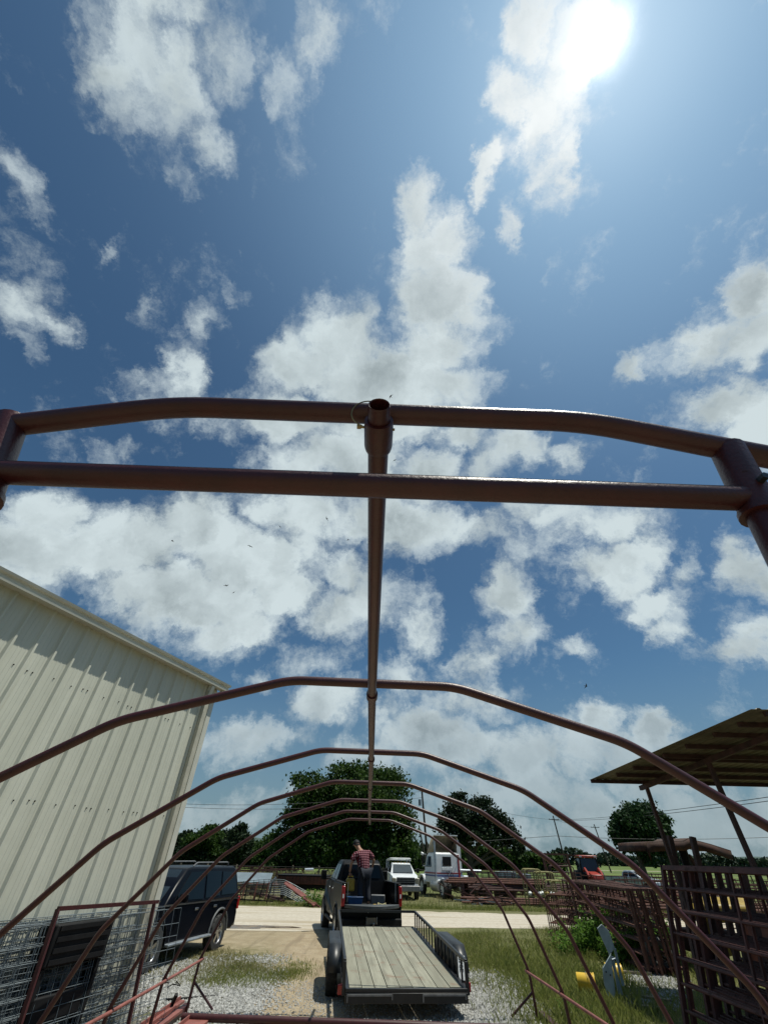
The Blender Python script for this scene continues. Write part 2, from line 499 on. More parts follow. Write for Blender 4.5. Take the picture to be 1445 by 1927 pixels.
stone = gm.mix(gm.rng(vd, .25, .55), stone, (.10, .095, .08))
dirt = gm.mix(gm.rng(wv2, .3, .7), (.30, .235, .15), (.43, .36, .25))
rut = gm.noise(1.0, 5, .6, vec=gm.node('ShaderNodeMapping', {0: oc, 3: (3.2, .22, 1)}).outputs[0])
dirt = gm.mix(gm.math('MULTIPLY', gm.rng(rut, .50, .68), .75), dirt, (.21, .165, .11))
dirt = gm.mix(gm.rng(fine, .35, .7), dirt, (.22, .175, .115))
dirt = gm.mix(gm.math('MULTIPLY', gm.rng(mid, .58, .70), .7), dirt, stone)
grn = gm.mix(gm.rng(mid, .3, .7), (.070, .085, .028), (.15, .145, .06))
grn = gm.mix(gm.rng(fine, .5, .72), grn, (.19, .165, .09))
def edge(v, a, b, wob=1.2):         # smooth step in metres with a wandering edge
    return gm.rng(gm.math('ADD', v, gm.math('MULTIPLY', gm.math('ADD', gm.math('SUBTRACT', wv2, .5), gm.math('MULTIPLY', gm.math('SUBTRACT', mid, .5), .8)), wob*2.2)), a, b)
# wheel track: a corridor of bare dirt from the camera to the road, drifting left with distance
cx_ = gm.math('ADD', gm.math('MULTIPLY', Y_, -.045), .30)
dx_ = gm.math('ABSOLUTE', gm.math('SUBTRACT', X_, cx_))
track = gm.math('SUBTRACT', 1.0, edge(dx_, 1.9, 2.9, .8), True)
# gravel: patches left and right of the track near the camera
gl_ = gm.math('MULTIPLY', gm.rng(gm.math('ADD', wv, gm.math('MULTIPLY', wv2, .5)), .66, .78), 1.0)
near = gm.math('SUBTRACT', 1.0, edge(Y_, 13.2, 15.6, 1.6), True)
left = gm.math('SUBTRACT', 1.0, edge(X_, -.6, .4, .8), True)
nearR = gm.math('SUBTRACT', 1.0, edge(gm.math('ADD', gm.math('MULTIPLY', gm.math('SUBTRACT', X_, 1.5), .9), Y_), 13.6, 14.8, 1.2), True)
grav = gm.math('MULTIPLY', gm.math('ADD', gm.math('MULTIPLY', near, gm.math('SUBTRACT', 1.0, edge(X_, -3.0, -1.9, 1.0), True)), gm.math('MULTIPLY', gm.math('MULTIPLY', nearR, .85), edge(X_, 1.5, 2.3, .6)), True), gm.rng(wv2, .35, .6, .15, .95))
roadside = edge(Y_, 15.5, 19.5, 2.0)                      # left side: dirt takes over towards the road
leftdirt = gm.math('MULTIPLY', roadside, left)
col = gm.mix(track, grn, dirt)
col = gm.mix(gm.math('MULTIPLY', leftdirt, .85), col, dirt)
col = gm.mix(gm.math('MULTIPLY', grav, .9), col, stone)
far = gm.rng(Y_, 36.0, 60.0)
fieldc = gm.mix(gm.rng(gm.noise(.04, 5, .6), .35, .65), (.060, .115, .022), (.13, .17, .05))
fieldc = gm.mix(gm.rng(gm.noise(.6, 6, .7), .4, .7), fieldc, (.09, .11, .035))
junk = gm.math('MULTIPLY', edge(Y_, 29, 31, 1.0), gm.math('SUBTRACT', 1.0, far, True))
col = gm.mix(gm.math('MULTIPLY', junk, .75), col, gm.mix(gm.rng(mid, .3, .7), (.085, .095, .035), (.15, .135, .065)))
col = gm.mix(far, col, fieldc)
hgt = gm.math('ADD', gm.math('MULTIPLY', fine, .5), gm.math('MULTIPLY', gm.math('MULTIPLY', gm.math('SUBTRACT', 1.0, vd), grav), 1.4))
gm.bump(hgt, .7, .03)
M_GROUND = gm.fin(col, .93, 0, .2)
# one sheet, fine near the camera, with low unevenness, out to the horizon
xs = np.concatenate([-np.geomspace(9000, 14, 26), np.linspace(-13, 16, 88), np.geomspace(17, 9000, 26)])
ys = np.concatenate([[-4000, -800, -200, -60, -20, -6], np.linspace(-4, 40, 120), np.geomspace(41, 9000, 30)])
GX, GY = np.meshgrid(xs, ys)
def ground_z(x, y):
    a = .035*smooth_noise2(x, y, .35, 3) + .018*smooth_noise2(x, y, 1.5, 5)
    return a*np.clip((21-y)/5, 0, 1)*np.clip((30-np.abs(x))/10, 0, 1)
GZ = ground_z(GX, GY)
nv = GX.shape
vs = np.stack([GX.ravel(), GY.ravel(), GZ.ravel()], 1)
fs = [(j*nv[1]+i, j*nv[1]+i+1, (j+1)*nv[1]+i+1, (j+1)*nv[1]+i) for j in range(nv[0]-1) for i in range(nv[1]-1)]
me = bpy.data.meshes.new('ground'); me.from_pydata(vs.tolist(), [], fs); me.shade_smooth(); me.materials.append(M_GROUND)
ground = bpy.data.objects.new('ground', me); COL.objects.link(ground); ground['kind'] = 'structure'

# the gravel road across the picture
rm = NT('pale_road_gravel')
ru = rm.noise(5, 7, .7); rf = rm.noise(42, 4, .7); rstr = rm.node('ShaderNodeMapping', {0: rm.tc.outputs['Object'], 3: (.12, 2.2, 1)})
rs_ = rm.noise(1.0, 5, .6, vec=rstr.outputs[0])
c = rm.mix(rm.rng(ru, .3, .7), (.40, .355, .285), (.52, .48, .40))
c = rm.mix(rm.rng(rs_, .48, .66), c, (.34, .285, .20))
c = rm.mix(rm.rng(rf, .55, .75), c, (.26, .225, .17))
rm.bump(rm.math('ADD', ru, rf), .5, .03); M_ROAD = rm.fin(c, .95, 0, .15)
def strip(name, left_pts, right_pts, m, z=.03):
    mb = MB(); n = len(left_pts)
    mb.v = [Vector((p[0], p[1], z)) for p in left_pts] + [Vector((p[0], p[1], z)) for p in right_pts]
    mb.f = [(i, n+i, n+i+1, i+1) for i in range(n-1)]
    o = mb.build(name, m); o['kind'] = 'structure'; return o
rx = np.concatenate([np.linspace(-60, 60, 260), [120, 300]])
wob = lambda x, s: .35*smooth_noise2(x, x*0+s, .9, s) + .18*smooth_noise2(x, x*0, 4.0, s+1)
nearE = 24.3 + .01*rx + wob(rx, 1) - 2.6*np.exp(-((rx+4.5)/5.0)**2)
farE = 30.6 - .045*rx + wob(rx, 2)
strip('gravel_road', list(zip(rx, nearE)), list(zip(rx, farE)), M_ROAD, .006)
# pale track far out in the field
pr = atz(1130, 1629.5, 0); 
strip('field_road', [(60, 158), (150, 172), (400, 200)], [(60, 162), (150, 177), (400, 208)], M_ROAD, .02)
# damp puddle by the near edge of the road
pm = NT('muddy_water'); pc = pm.mix(pm.rng(pm.noise(1.5, 5, .6), .4, .65), (.13, .09, .055), (.22, .17, .11))
M_PUD = pm.fin(pc, pm.rng(pm.noise(1.2, 4, .6), .35, .6, .05, .5), 0, .5)
pts = []
for k in range(40):
    a = 2*math.pi*k/40; r_ = 1+.18*math.sin(3*a+1)+.12*math.sin(5*a)+.07*math.sin(9*a+2)
    pts.append((-6.6+3.0*r_*math.cos(a), 22.9+.75*r_*math.sin(a), .011))
mb = MB(); mb.v = [Vector(p) for p in pts]; mb.f = [tuple(range(40))]
tag(mb.build('puddle', M_PUD), kind='structure')

# ================================================================ hoop frame
AR = [(-.0162,.5576,.7790,.0243),(-.0439,2.4002,.753,.0177),(-.0644,4.3031,.7338,.0137),(-.0921,6.1179,.7,.0082),
      (-.1194,7.893,.6648,.0071),(-.145,9.6862,.6388,.0072),(-.1591,11.5083,.6144,.0097)]
PR = [(.4739,0),(1.3653,.25),(2.1654,.7281),(2.7844,1.3826),(3.1583,2.2211),(3.20,2.95)]
hoop = thing('hoop_frame', (0, 0, 0), 0, 'long red oxide pipe hoop frame arching over the view with a ridge pipe', 'hoop frame')
RP = .0242
def apt(a, s, b, dz=0):
    ax, Dd, az, ro = AR[a]; x = s*PR[b][0]; z = -PR[b][1]+dz
    return Vector((ax + x*math.cos(ro) + z*math.sin(ro), Dd, CAMH+az - x*math.sin(ro) + z*math.cos(ro)))
for a in range(7):
    pts = [apt(a, -1, b) for b in range(5, -1, -1)] + [apt(a, 1, b) for b in range(6)]
    for p in (pts[0], pts[-1]): p.z = max(p.z, .02)
    MB().tube(fillet(pts, .085, 5), RP, 16).build('arch', M_RED, hoop)
def rid(Y, dz=-.049):
    for i in range(6):
        if Y <= AR[i+1][1] or i == 5:
            t = (Y-AR[i][1])/(AR[i+1][1]-AR[i][1]); return Vector((AR[i][0]*(1-t)+AR[i+1][0]*t, Y, CAMH+AR[i][2]*(1-t)+AR[i+1][2]*t + dz))
rp = [rid(y) for y in (.50, 2.4, 4.3, 6.12, 7.9, 9.7, 11.9)]
# hollow end towards the camera
mb = MB(); mb.tube(rp, RP, 20, caps=False); mb.tube([p for p in rp[:2]], RP*.86, 20, caps=False)
d0 = (rp[1]-rp[0]).normalized()
ringv = []; M0 = d0.to_track_quat('Z', 'Y').to_matrix().to_4x4(); M0.translation = rp[0]
mb.lathe([(RP*.86, 0), (RP*.93, -.002), (RP, 0)], 20, M0)
mb.build('ridge_pipe', M_RED, hoop)
for i in range(7):
    y = AR[i][1]+(.035 if i else .0)
    M0.translation = rid(y+.0)
    L = .052 if i == 0 else .05
    mb = MB().lathe([(RP+.001, -.018), (RP+.0075, -.018), (RP+.0085, 0), (RP+.0085, L), (RP+.0055, L+.012), (RP+.001, L+.012)], 20, M0)
    mb.build('collar', M_RED, hoop)
# locking pin with its wire loop at the open end
c0 = rid(.5605); hp = MB().cyl(c0+Vector((-.047, 0, .004)), c0+Vector((.036, 0, -.004)), .003, 12)
hp.cyl(c0+Vector((-.049, 0, .004)), c0+Vector((-.040, 0, .004)), .0055, 12)
pin = hp.build('locking_pin', M_BRASS, hoop)
lp = []
for k in range(26):                       # the wire loop springs up the left side and back over the pipe
    a = R(112) + R(215)*k/25
    lp.append(at(694 + 31*math.cos(a)*1.05, 779 + 24*math.sin(a), .535 + .012*math.sin(a)))
MB().tube(lp, .0014, 8).build('wire_loop', M_BRASS, pin)
# end wall: two posts and a cross bar below the first arch
cbz = at(712, 905, .5576).z
wl_ = at(20, 890, .5576); wr_ = at(1395, 938, .5576)
MB().cyl(at(-2, 889, .5576), at(1412, 939, .5576), RP, 16).build('cross_bar', M_RED, hoop)
for s, top, midp in ((1, (1368, 846), (1440, 985)), (-1, (22, 792), (-45, 960))):
    t_ = at(*top, .5576); m_ = at(*midp, .5576); d_ = (m_-t_)
    q = t_ + d_*0.86
    mb = MB().tube([t_, q], .031, 18); mb.tube([q, q+d_*.06], .034, 18); mb.build('post_sleeve', M_RED, hoop)
    MB().tube([q, t_+d_*((t_.z)/(t_.z-m_.z))], RP, 16).build('end_post', M_RED, hoop)
    MB().cyl(q-d_*.25+Vector((0,-.03,0)), q-d_*.25+Vector((0,-.045,0)), .008, 6).build('bolt', M_BLACK, hoop)
for s in (-1, 1):
    pts = [apt(a, s, 4) + Vector((-s*.045, 0, 0)) for a in range(7)]
    pts[0].y -= 1.0; pts[-1] = pts[-1] + Vector((0, .06, 0))
    MB().tube(pts, .019, 12).build('side_rail', M_RED2, hoop)
    for a in range(1, 7):
        c_ = apt(a, s, 4); MB().box(c_+Vector((-s*.02, 0, 0)), (.06, .03, .06)).build('clamp', M_RUST, hoop)
    f_ = apt(6, s, 5); f_.z = .05; k_ = apt(6, s, 4); k_ = k_*.55+f_*.45
    e_ = Vector((f_.x - s*.0 + (.45 if s < 0 else -.45), f_.y+.1, .04))
    MB().tube([k_, e_], .019, 10).build('foot_brace', M_RED, hoop)
    MB().bar((s*3.22-.13, -1.5, .05), (s*3.3-.15, 11.7, .05), .10, .10).build('base_skid', M_RED, hoop)
MB().cyl(atz(343, 1914, .09), Vector((3.2, atz(343, 1914, .09).y-.25, .09)), .05, 18).build('base_pipe', M_RED, hoop)
# red steel planks lying at the left foot
pl_labels = ['wide flat red steel plank lying inside the left foot of the hoop frame', 'narrow red steel plank lying outermost beside the wire mesh panels',
             'middle red steel plank lying between the wide one and the outermost one']
for i, (x, w, y1) in enumerate(((-2.95, .34, 10.9), (-3.62, .10, 11.9), (-3.43, .14, 11.2))):
    mb = MB().bar((x-.25, -.5, .06+.03*i), (x, y1, .06+.02*i), w, .035)
    mb.bar((x-.25-w/2, -.5, .09+.03*i), (x-w/2, y1, .09+.02*i), .02, .07)
    tag(mb.build('steel_plank', M_RED2), pl_labels[i], 'steel plank', 'red steel planks on the ground')

# ================================================================ metal building on the left
BW = Vector((.339, .941, 0)).normalized(); BN = Vector((BW.y, -BW.x, 0))
BC = Vector(at(408-.2737*(1880-1296), 1880, 10.5)); BC.z = 0
EZ = at(408, 1296, 10.5).z
barn = thing('metal_building', (0, 0, 0), 0, 'tall cream ribbed metal building with white gutter at the left', 'building')
wm = NT('cream_ribbed_cladding')
wst = wm.node('ShaderNodeMapping', {0: wm.tc.outputs['Object'], 3: (3.0, 3.0, .35)})
c = wm.mix(wm.rng(wm.noise(1.0, 6, .6, vec=wst.outputs[0]), .3, .7), (.49, .50, .42), (.565, .575, .49))
c = wm.mix(wm.rng(wm.noise(9, 7, .7), .66, .74), c, (.36, .35, .28))
along_ = wm.node('ShaderNodeVectorMath', {0: wm.tc.outputs['Object'], 1: tuple(BW)}, operation='DOT_PRODUCT').outputs['Value']
sheet_ = wm.node('ShaderNodeTexWhiteNoise', {'W': wm.math('FLOOR', wm.math('DIVIDE', along_, 1.005))}, noise_dimensions='1D').outputs['Value']
c = wm.mix(wm.math('MULTIPLY', sheet_, .28), c, (.42, .425, .35))
drip = wm.noise(1.0, 6, .65, vec=wm.node('ShaderNodeMapping', {0: wm.tc.outputs['Object'], 3: (14, 14, .5)}).outputs[0])
c = wm.mix(wm.math('MULTIPLY', wm.rng(drip, .60, .74), .35), c, (.30, .29, .23))
wm.bump(wm.noise(1.6, 3, .5), .25, .03)
M_CLAD = wm.fin(c, .45, 0, .4)
M_CREAM = mat('cream_trim_paint', (.50, .50, .435), .4, var=.07, scale=2)
rib = .335; N_R = 66
mb = MB(); prof = []
for i in range(N_R):
    s0 = -.35 - i*rib
    prof += [(s0, 0), (s0-.030, .040), (s0-.062, .040), (s0-.092, 0)]
    for k in (.36, .56, .76): prof += [(s0-rib*k+.012, 0), (s0-rib*k, .005), (s0-rib*k-.012, 0)]
prof = [(0, 0)] + prof
z0, z1 = .0, EZ-.02
V = []
for s_, d_ in prof:
    p = BC + BW*s_ + BN*d_; V += [(p.x, p.y, z0), (p.x, p.y, z1)]
mb.add(V, [(2*i, 2*i+1, 2*i+3, 2*i+2) for i in range(len(prof)-1)])
mb.build('ribbed_wall', M_CLAD, barn, ang=20)
# dark screws in rows
for zz in (.95, 2.77, 4.35):
    mb = MB()
    for i in range(N_R):
        s0 = -.35 - i*rib
        for q in ((.05, -.14) if i % 3 == 0 else (-.16,)):
            p = BC + BW*(s0-q if q < 0 else s0+q) + BN*.006; p.z = zz + .01*math.sin(i*3)
            mb.box(p, (.016, .016, .016), rz=math.atan2(BW.y, BW.x))
    tag(mb.build('screw_row', M_DARKPL, barn), kind='stuff')
BL = N_R*rib; half = 9.0
far_ = BC - BN*(2*half); rz_ = EZ + half*.18
mb = MB()     # other walls
A = BC; B_ = BC - BW*BL; C_ = B_ - BN*2*half; D_ = far_
for p, q in ((B_, C_), (C_, D_)): mb.add([(p.x,p.y,0),(q.x,q.y,0),(q.x,q.y,EZ),(p.x,p.y,EZ)], [(0,1,2,3)])
for p, q in ((A, D_), (B_, C_)):
    m_ = (p+q)/2
    mb.add([(p.x,p.y,0),(q.x,q.y,0),(q.x,q.y,EZ),(m_.x,m_.y,rz_),(p.x,p.y,EZ)], [(0,1,2,3,4)])
mb.build('far_walls', M_CLAD, barn)
mb = MB()
ov = .15
for sgn, base in ((1, BC), (-1, far_)):
    e0 = base + BN*(ov*sgn) + BW*.22; e1 = e0 - BW*(BL+.4); r0 = BC - BN*half + BW*.22; r1 = r0 - BW*(BL+.4)
    ez = EZ + .06
    for dz in (0, .05):
        mb.add([(e0.x,e0.y,ez+dz),(e1.x,e1.y,ez+dz),(r1.x,r1.y,rz_+dz+.1),(r0.x,r0.y,rz_+dz+.1)], [(0,1,2,3)])
mb.build('roof', M_CREAM, barn)
# soffit + box gutter with lips
def along(mb, s0, s1, prof):
    V = []; n = len(prof)
    for s_ in (s0, s1):
        for d_, z_ in prof:
            p = BC + BW*s_ + BN*d_; V.append((p.x, p.y, z_))
    mb.add(V, [(i, (i+1)%n, (i+1)%n+n, i+n) for i in range(n)] + [tuple(range(n)), tuple(range(2*n-1, n-1, -1))])
mb = MB(); along(mb, .15, -BL, [(0, EZ-.03), (.10, EZ-.03), (.10, EZ+.0), (0, EZ+.03)]); mb.build('soffit', M_CREAM, barn)
mb = MB(); along(mb, .22, -BL-.2, [(.102, EZ-.05), (.215, EZ-.05), (.22, EZ-.02), (.165, EZ-.01), (.165, EZ+.065), (.225, EZ+.075), (.235, EZ+.11), (.102, EZ+.07)])
mb.build('gutter', M_CREAM, barn)
mb = MB(); along(mb, .225, .02, [(-.05, EZ-.1), (.16, EZ-.052), (.16, EZ-.066), (-.05, EZ-.14)]); mb.build('gutter_end', M_CREAM, barn)
# corner trim and downspout
mb = MB()
for s_, w_, d_, t_ in ((-.07, .14, .012, .02), (-.235, .012, .02, .03)):
    p = BC + BW*s_ + BN*d_; mb.box((p.x, p.y, (EZ-.05)/2), (t_, w_, EZ-.05), rz=math.atan2(BN.y, BN.x))
mb.build('corner_trim', M_CREAM, barn)
p = BC + BW*(-.36) + BN*.10
mb = MB().box((p.x, p.y, EZ/2-.1), (.09, .12, EZ-.15), rz=math.atan2(BN.y, BN.x))
mb.build('downspout', mat('downspout_paint', (.40, .385, .31), .5, var=.1), barn, bevel=.01)
mb = MB().bar(BC + BW*(-.36) + BN*.15 + Vector((0,0,EZ-.05)), BC + BW*(-.36) + BN*.10 + Vector((0,0,EZ-.24)), .10, .10)
mb.build('downspout_elbow', M_CREAM, barn)

# ================================================================ open shed on the right
shed = thing('open_shed', (0, 0, 0), 0, 'open sided pole shed with brown corrugated roof seen from below at right', 'shed')
sy0, sy1, sx0, sx1 = 14.15, 7.85, 6.30, 17.0
def roofz(y): return 3.98 + (14.15-y)*.055
tin = NT('brown_roof_tin')
c = tin.mix(tin.rng(tin.noise(1.3, 6, .65), .3, .7), (.11, .092, .058), (.20, .17, .11)); c = tin.mix(tin.rng(tin.noise(6, 8, .7), .6, .7), c, (.12, .06, .035))
M_TIN = tin.fin(c, .6, .2, .4)
mb = MB(); V = []; k = 0; x = sx0
while x < sx1:
    for dx, dz in ((0, 0), (.10, 0), (.125, .022), (.17, .022), (.195, 0)):
        for y in (sy0, sy1): V.append((x+dx+(14.15-y)*.085, y, roofz(y)+.09+dz))
    x += .23
mb.add(V, [(2*i, 2*i+1, 2*i+3, 2*i+2) for i in range(len(V)//2-1)]); o = mb.build('tin_roof', M_TIN, shed, ang=15)
sm = o.modifiers.new('solid', 'SOLIDIFY'); sm.thickness = .004
for y in (14.08, 13.2, 12.35, 11.35, 11.05, 10.2, 9.3, 8.6, 7.95):
    xa_ = sx0+(14.15-y)*.085+(.3 if y < 14 else .0); MB().box(((xa_+sx1)/2, y, roofz(y)+.045), (sx1-xa_, .06, .085)).build('purlin', M_RUSTD, shed)
for x in (7.86, 11.9, 15.9):
    MB().bar((x, 14.35, roofz(14.35)-.055), (x, 7.8, roofz(7.8)-.055), .08, .11).build('rafter', M_RUSTD, shed)
    for y in (14.0, 11.0, 8.0):
        MB().bar((x, y, 0), (x, y, roofz(y)-.11), .085).build('post', M_RUSTD, shed)
# ================================================================ vehicles (local frame: +y forward, x right, z up)
def arch_outline(segs):
    """segs: points, or ('arch', y, r, z0) for a wheel opening cut upward from z0 going along +y"""
    out = []
    for s_ in segs:
        if s_[0] == 'arch':
            _, y, r, z0 = s_; rr = r
            for k in range(11):
                a = math.pi - math.pi*k/10
                out.append((y+rr*math.cos(a), max(z0, .40 + rr*math.sin(a))))
        else: out.append(s_)
    return out
def wheel(parent, x, y, r, w, name='wheel', spokes=6, rim=M_CHROME, hub=.62, side=1):
    M0 = Matrix.Translation((x, y, r))
    mb = MB().lathe([(r*.62, -w/2), (r*.94, -w/2), (r, -w*.36), (r, w*.36), (r*.94, w/2), (r*.62, w/2), (r*.62, -w/2)], 36, M0, 'x')
    for k in range(36):      # tread blocks
        a = 2*math.pi*k/36
        mb.box((x+(.25*w if k % 2 else -.25*w), y+r*.995*math.cos(a), r+r*.995*math.sin(a)), (w*.42, .035, .012), rx=a+math.pi/2)
    t = mb.build(name, M_TYRE, parent)
    so = side*w*.38
    mb = MB().lathe([(r*.64, so-side*.12), (r*.64, so+side*.01), (r*.60, so+side*.02), (r*.56, so-side*.02), (r*.54, so-side*.10)], 32, M0, 'x')
    mb.lathe([(0, so+side*.005), (r*.13, so+side*.005), (r*.16, so-side*.02)], 16, M0, 'x')
    for k in range(spokes):
        a = 2*math.pi*k/spokes+.2
        for da in (-.07, .07):
            mb.bar((x+so-side*.01, y+r*.12*math.cos(a+da*3), r+r*.12*math.sin(a+da*3)), (x+so-side*.015, y+r*.57*math.cos(a+da), r+r*.57*math.sin(a+da)), .045, .03, up=(1, 0, 0))
    mb.build('rim', rim, t)
    MB().lathe([(0, so-side*.11), (r*.52, so-side*.11)], 24, M0, 'x').build('brake_disc', M_DARKPL, t)
    return t
def poly_panel(name, pts, thick, m, parent, bevel=.0):
    """flat panel from 3-D points, thickened along its normal"""
    P = [Vector(p) for p in pts]; n = (P[1]-P[0]).cross(P[2]-P[0]).normalized()*thick
    k = len(P); mb = MB().add([p-n/2 for p in P]+[p+n/2 for p in P], [tuple(range(k)), tuple(range(2*k-1, k-1, -1))]+[(i, (i+1)%k, (i+1)%k+k, i+k) for i in range(k)])
    return mb.build(name, m, parent, bevel=bevel)

# ---------------------------------------------------------------- dark suv
def suv():
    fr = Vector((-5.55, 14.55, 0)); rr_ = Vector((-4.80, 17.65, 0))
    v = (fr-rr_); rz = math.atan2(-v.x, v.y)
    # rear right-hand visible wheel sits on the camera side: local side x=-1 when heading to the camera
    d = v.normalized(); left = Vector((-d.y, d.x, 0))      # local -x
    org = rr_ - left*.93*1.0 - d*1.05
    T = thing('parked_suv', org, rz, 'dark blue suv parked behind the corner of the cream building', 'suv')
    ol = arch_outline([(.02, .52), (0.0, .75), (.04, 1.12), (4.25, 1.16), (4.95, 1.06), (5.1, .92), (5.14, .62), (5.05, .40), ])
    # going back along the underside: from the front to the rear
    under = [('arch', 4.22, .47, .36), ('arch', 1.12, .47, .36)]
    o2 = []
    for s_ in under:
        _, y, r, z0 = s_
        for k in range(11):
            a = math.pi*k/10; o2.append((y+r*math.cos(a), max(z0, .42+r*math.sin(a))))
    o2.append((.25, .40))
    hwf = lambda y, z: .985 - (.10*max(0, (z-.95)/.25) if z > .95 else 0)*.5 - .07*max(0, (.5-z)/.3) - .13*max(0, (y-4.5)/.65)**2 - .05*max(0, (.3-y)/.3)
    MB().prism(ol+o2, 0, 0, hw=hwf).build('body', M_CARD, T, bevel=.035)
    top = [(.06, 1.10), (.13, 1.50), (.22, 1.80), (.40, 1.89), (2.85, 1.90), (3.12, 1.86), (3.55, 1.54), (4.02, 1.12)]
    hwc = lambda y, z: .955 - .20*(z-1.10)/.8 - (.02 if y > 3.4 else 0)
    MB().prism(top, 0, 0, hw=hwc).build('cabin', M_CARD, T, bevel=.05)
    # side glass (both sides), windscreen, rear glass
    for s in (-1, 1):
        for nm, q in (('window', [(.24, 1.22), (.34, 1.74), (1.16, 1.77), (1.20, 1.22)]), ('window', [(1.30, 1.22), (1.24, 1.78), (2.08, 1.79), (2.12, 1.20)]), ('window', [(2.24, 1.19), (2.20, 1.79), (2.95, 1.78), (3.62, 1.22)])):
            poly_panel(nm, [(s*(hwc(y, z)+.006), y, z) for y, z in q], .012, M_GLASS, T)
        MB().bar((s*.99, .1, 1.10), (s*.965, 4.1, 1.15), .012, .03).build('side_moulding', M_CHROME, T)
        MB().box((s*1.03, 2.67, .40), (.17, 2.05, .05)).build('running_board', M_GALV, T, bevel=.015)
        MB().tube(fillet([(s*.60, .55, 1.90), (s*.62, .65, 1.985), (s*.62, 2.5, 1.985), (s*.60, 2.62, 1.90)], .08), .022, 8).build('roof_rail', M_TRIM, T)
        for y in (1.55, 2.55): 
            MB().box((s*.995, y, 1.0), (.02, .16, .05)).build('door_handle', M_CHROME, T, bevel=.008)
        for y in (1.25, 2.16, 3.35): MB().bar((s*.988, y, .52), (s*.985, y+.0, 1.10), .006, .012).build('door_seam', M_DARKPL, T)
        for yw in (1.12, 4.22):
            mb = MB(); pts = [(s*.99, yw+.50*math.cos(a), .42+.50*math.sin(a)) for a in np.linspace(-.05, math.pi+.05, 15)]
            mb.tube(pts, .028, 8).build('wheel_arch', M_TRIM if yw < 2 else M_CARD, T)
        wheel(T, s*.90, 1.12, .40, .27, spokes=5, side=s); wheel(T, s*.90, 4.22, .40, .27, spokes=5, side=s)
        mb = MB().box((s*1.06, 3.42, 1.27), (.24, .10, .17)); mb.build('mirror', M_CARD, T, bevel=.03)
        poly_panel('tail_lamp', [(s*.90, -.005, .85), (s*.90, -.005, 1.15), (s*.76, -.01, 1.15), (s*.76, -.01, .85)], .03, M_LENS, T)
        MB().box((s*.955, .06, .99), (.03, .12, .3)).build('tail_lamp', M_LENS, T, bevel=.01)
        poly_panel('headlamp', [(s*.62, 5.12, .78), (s*.62, 5.11, .95), (s*.86, 4.98, .97), (s*.86, 5.0, .78)], .02, M_GLASS2, T)
    poly_panel('windscreen', [(-.70, 3.99+.02, 1.17), (.70, 3.99+.02, 1.17), (.62, 3.13+.02, 1.835), (-.62, 3.13+.02, 1.835)], .014, M_GLASS2, T)
    poly_panel('rear_glass', [(-.72, .12, 1.24), (.72, .12, 1.24), (.60, .36, 1.78), (-.60, .36, 1.78)], .014, M_GLASS, T)
    MB().box((0, -.02, .62), (1.8, .14, .36)).build('rear_bumper', M_TRIM, T, bevel=.05)
    MB().box((0, 5.12, .58), (1.75, .14, .30)).build('front_bumper', M_TRIM, T, bevel=.05)
    MB().box((0, 5.10, .86), (1.15, .05, .18)).build('grille', M_DARKPL, T, bevel=.02)
    MB().box((0, 2.6, .45), (1.5, 4.4, .3)).build('chassis', M_DARKPL, T)
    return T
suv()

# ---------------------------------------------------------------- black pickup with its tailgate down
PK = thing('pickup_truck', (-.10, 18.75, 0), R(12.0), 'dirty black pickup truck with lowered tailgate hitched to the flat trailer', 'pickup truck')
PKM = Matrix.Translation((-.10, 18.75, 0)) @ Matrix.Rotation(R(12.0), 4, 'Z')
def truckbody(T, paint, L, rw, fw, hwid, rail, hood, roof, cab0, cab1, wr, bed=True):
    def under(a0, a1, arches, zs):
        o = [(a1, zs)]
        for y in arches:
            for k in range(11):
                a = math.pi*k/10; o.append((y+(wr+.09)*math.cos(a), max(zs, wr+(wr+.09)*math.sin(a))))
        return o + [(a0, zs)]
    hwf = lambda y, z: hwid - .06*max(0, (z-1.0)/.5) - .16*max(0, (y-(L-.9))/.9)**2 - .05*max(0, (.75-z)/.3)
    o = [(cab0, rail), (cab1-.5, rail+.02), (cab1+.05, hood), (L-.5, hood-.08), (L-.08, hood-.22), (L, hood-.5), (L-.02, .55)] + under(cab0, L-.1, (fw,), .52)
    MB().prism(o, 0, 0, hw=hwf).build('body', paint, T, bevel=.04)
    top = [(cab0+.02, rail-.05), (cab0+.10, roof-.12), (cab0+.30, roof), (cab1-1.15, roof), (cab1-.9, roof-.05), (cab1, rail-.02)]
    hwc = lambda y, z: hwid-.08 - .22*(z-rail+.05)/(roof-rail)
    MB().prism(top, 0, 0, hw=hwc).build('cab', paint, T, bevel=.05)
    for s in (-1, 1):
        mid = (cab0+cab1-.5)/2
        for q in ([(cab0+.18, rail+.04), (cab0+.22, roof-.14), (mid-.10, roof-.13), (mid-.05, rail+.04)], [(mid+.05, rail+.04), (mid+.0, roof-.13), (cab1-1.0, roof-.14), (cab1-.32, rail+.05)]):
            poly_panel('window', [(s*(hwc(y, z)+.008), y, z) for y, z in q], .012, M_GLASS, T)
    poly_panel('rear_window', [(-hwid*.72, cab0-.012, rail+.08), (hwid*.72, cab0-.012, rail+.08), (hwid*.64, cab0+.065, roof-.13), (-hwid*.64, cab0+.065, roof-.13)], .012, M_GLASS, T)
    poly_panel('windscreen', [(-hwid*.74, cab1+.0, rail+.04), (hwid*.74, cab1+.0, rail+.04), (hwid*.66, cab1-.83, roof-.08), (-hwid*.66, cab1-.83, roof-.08)], .014, M_GLASS2, T)
    MB().box((0, L/2, .55), (1.2, L-.6, .28)).build('chassis', M_DARKPL, T)
    return hwf, hwc
L_, HW_ = 6.0, 1.03
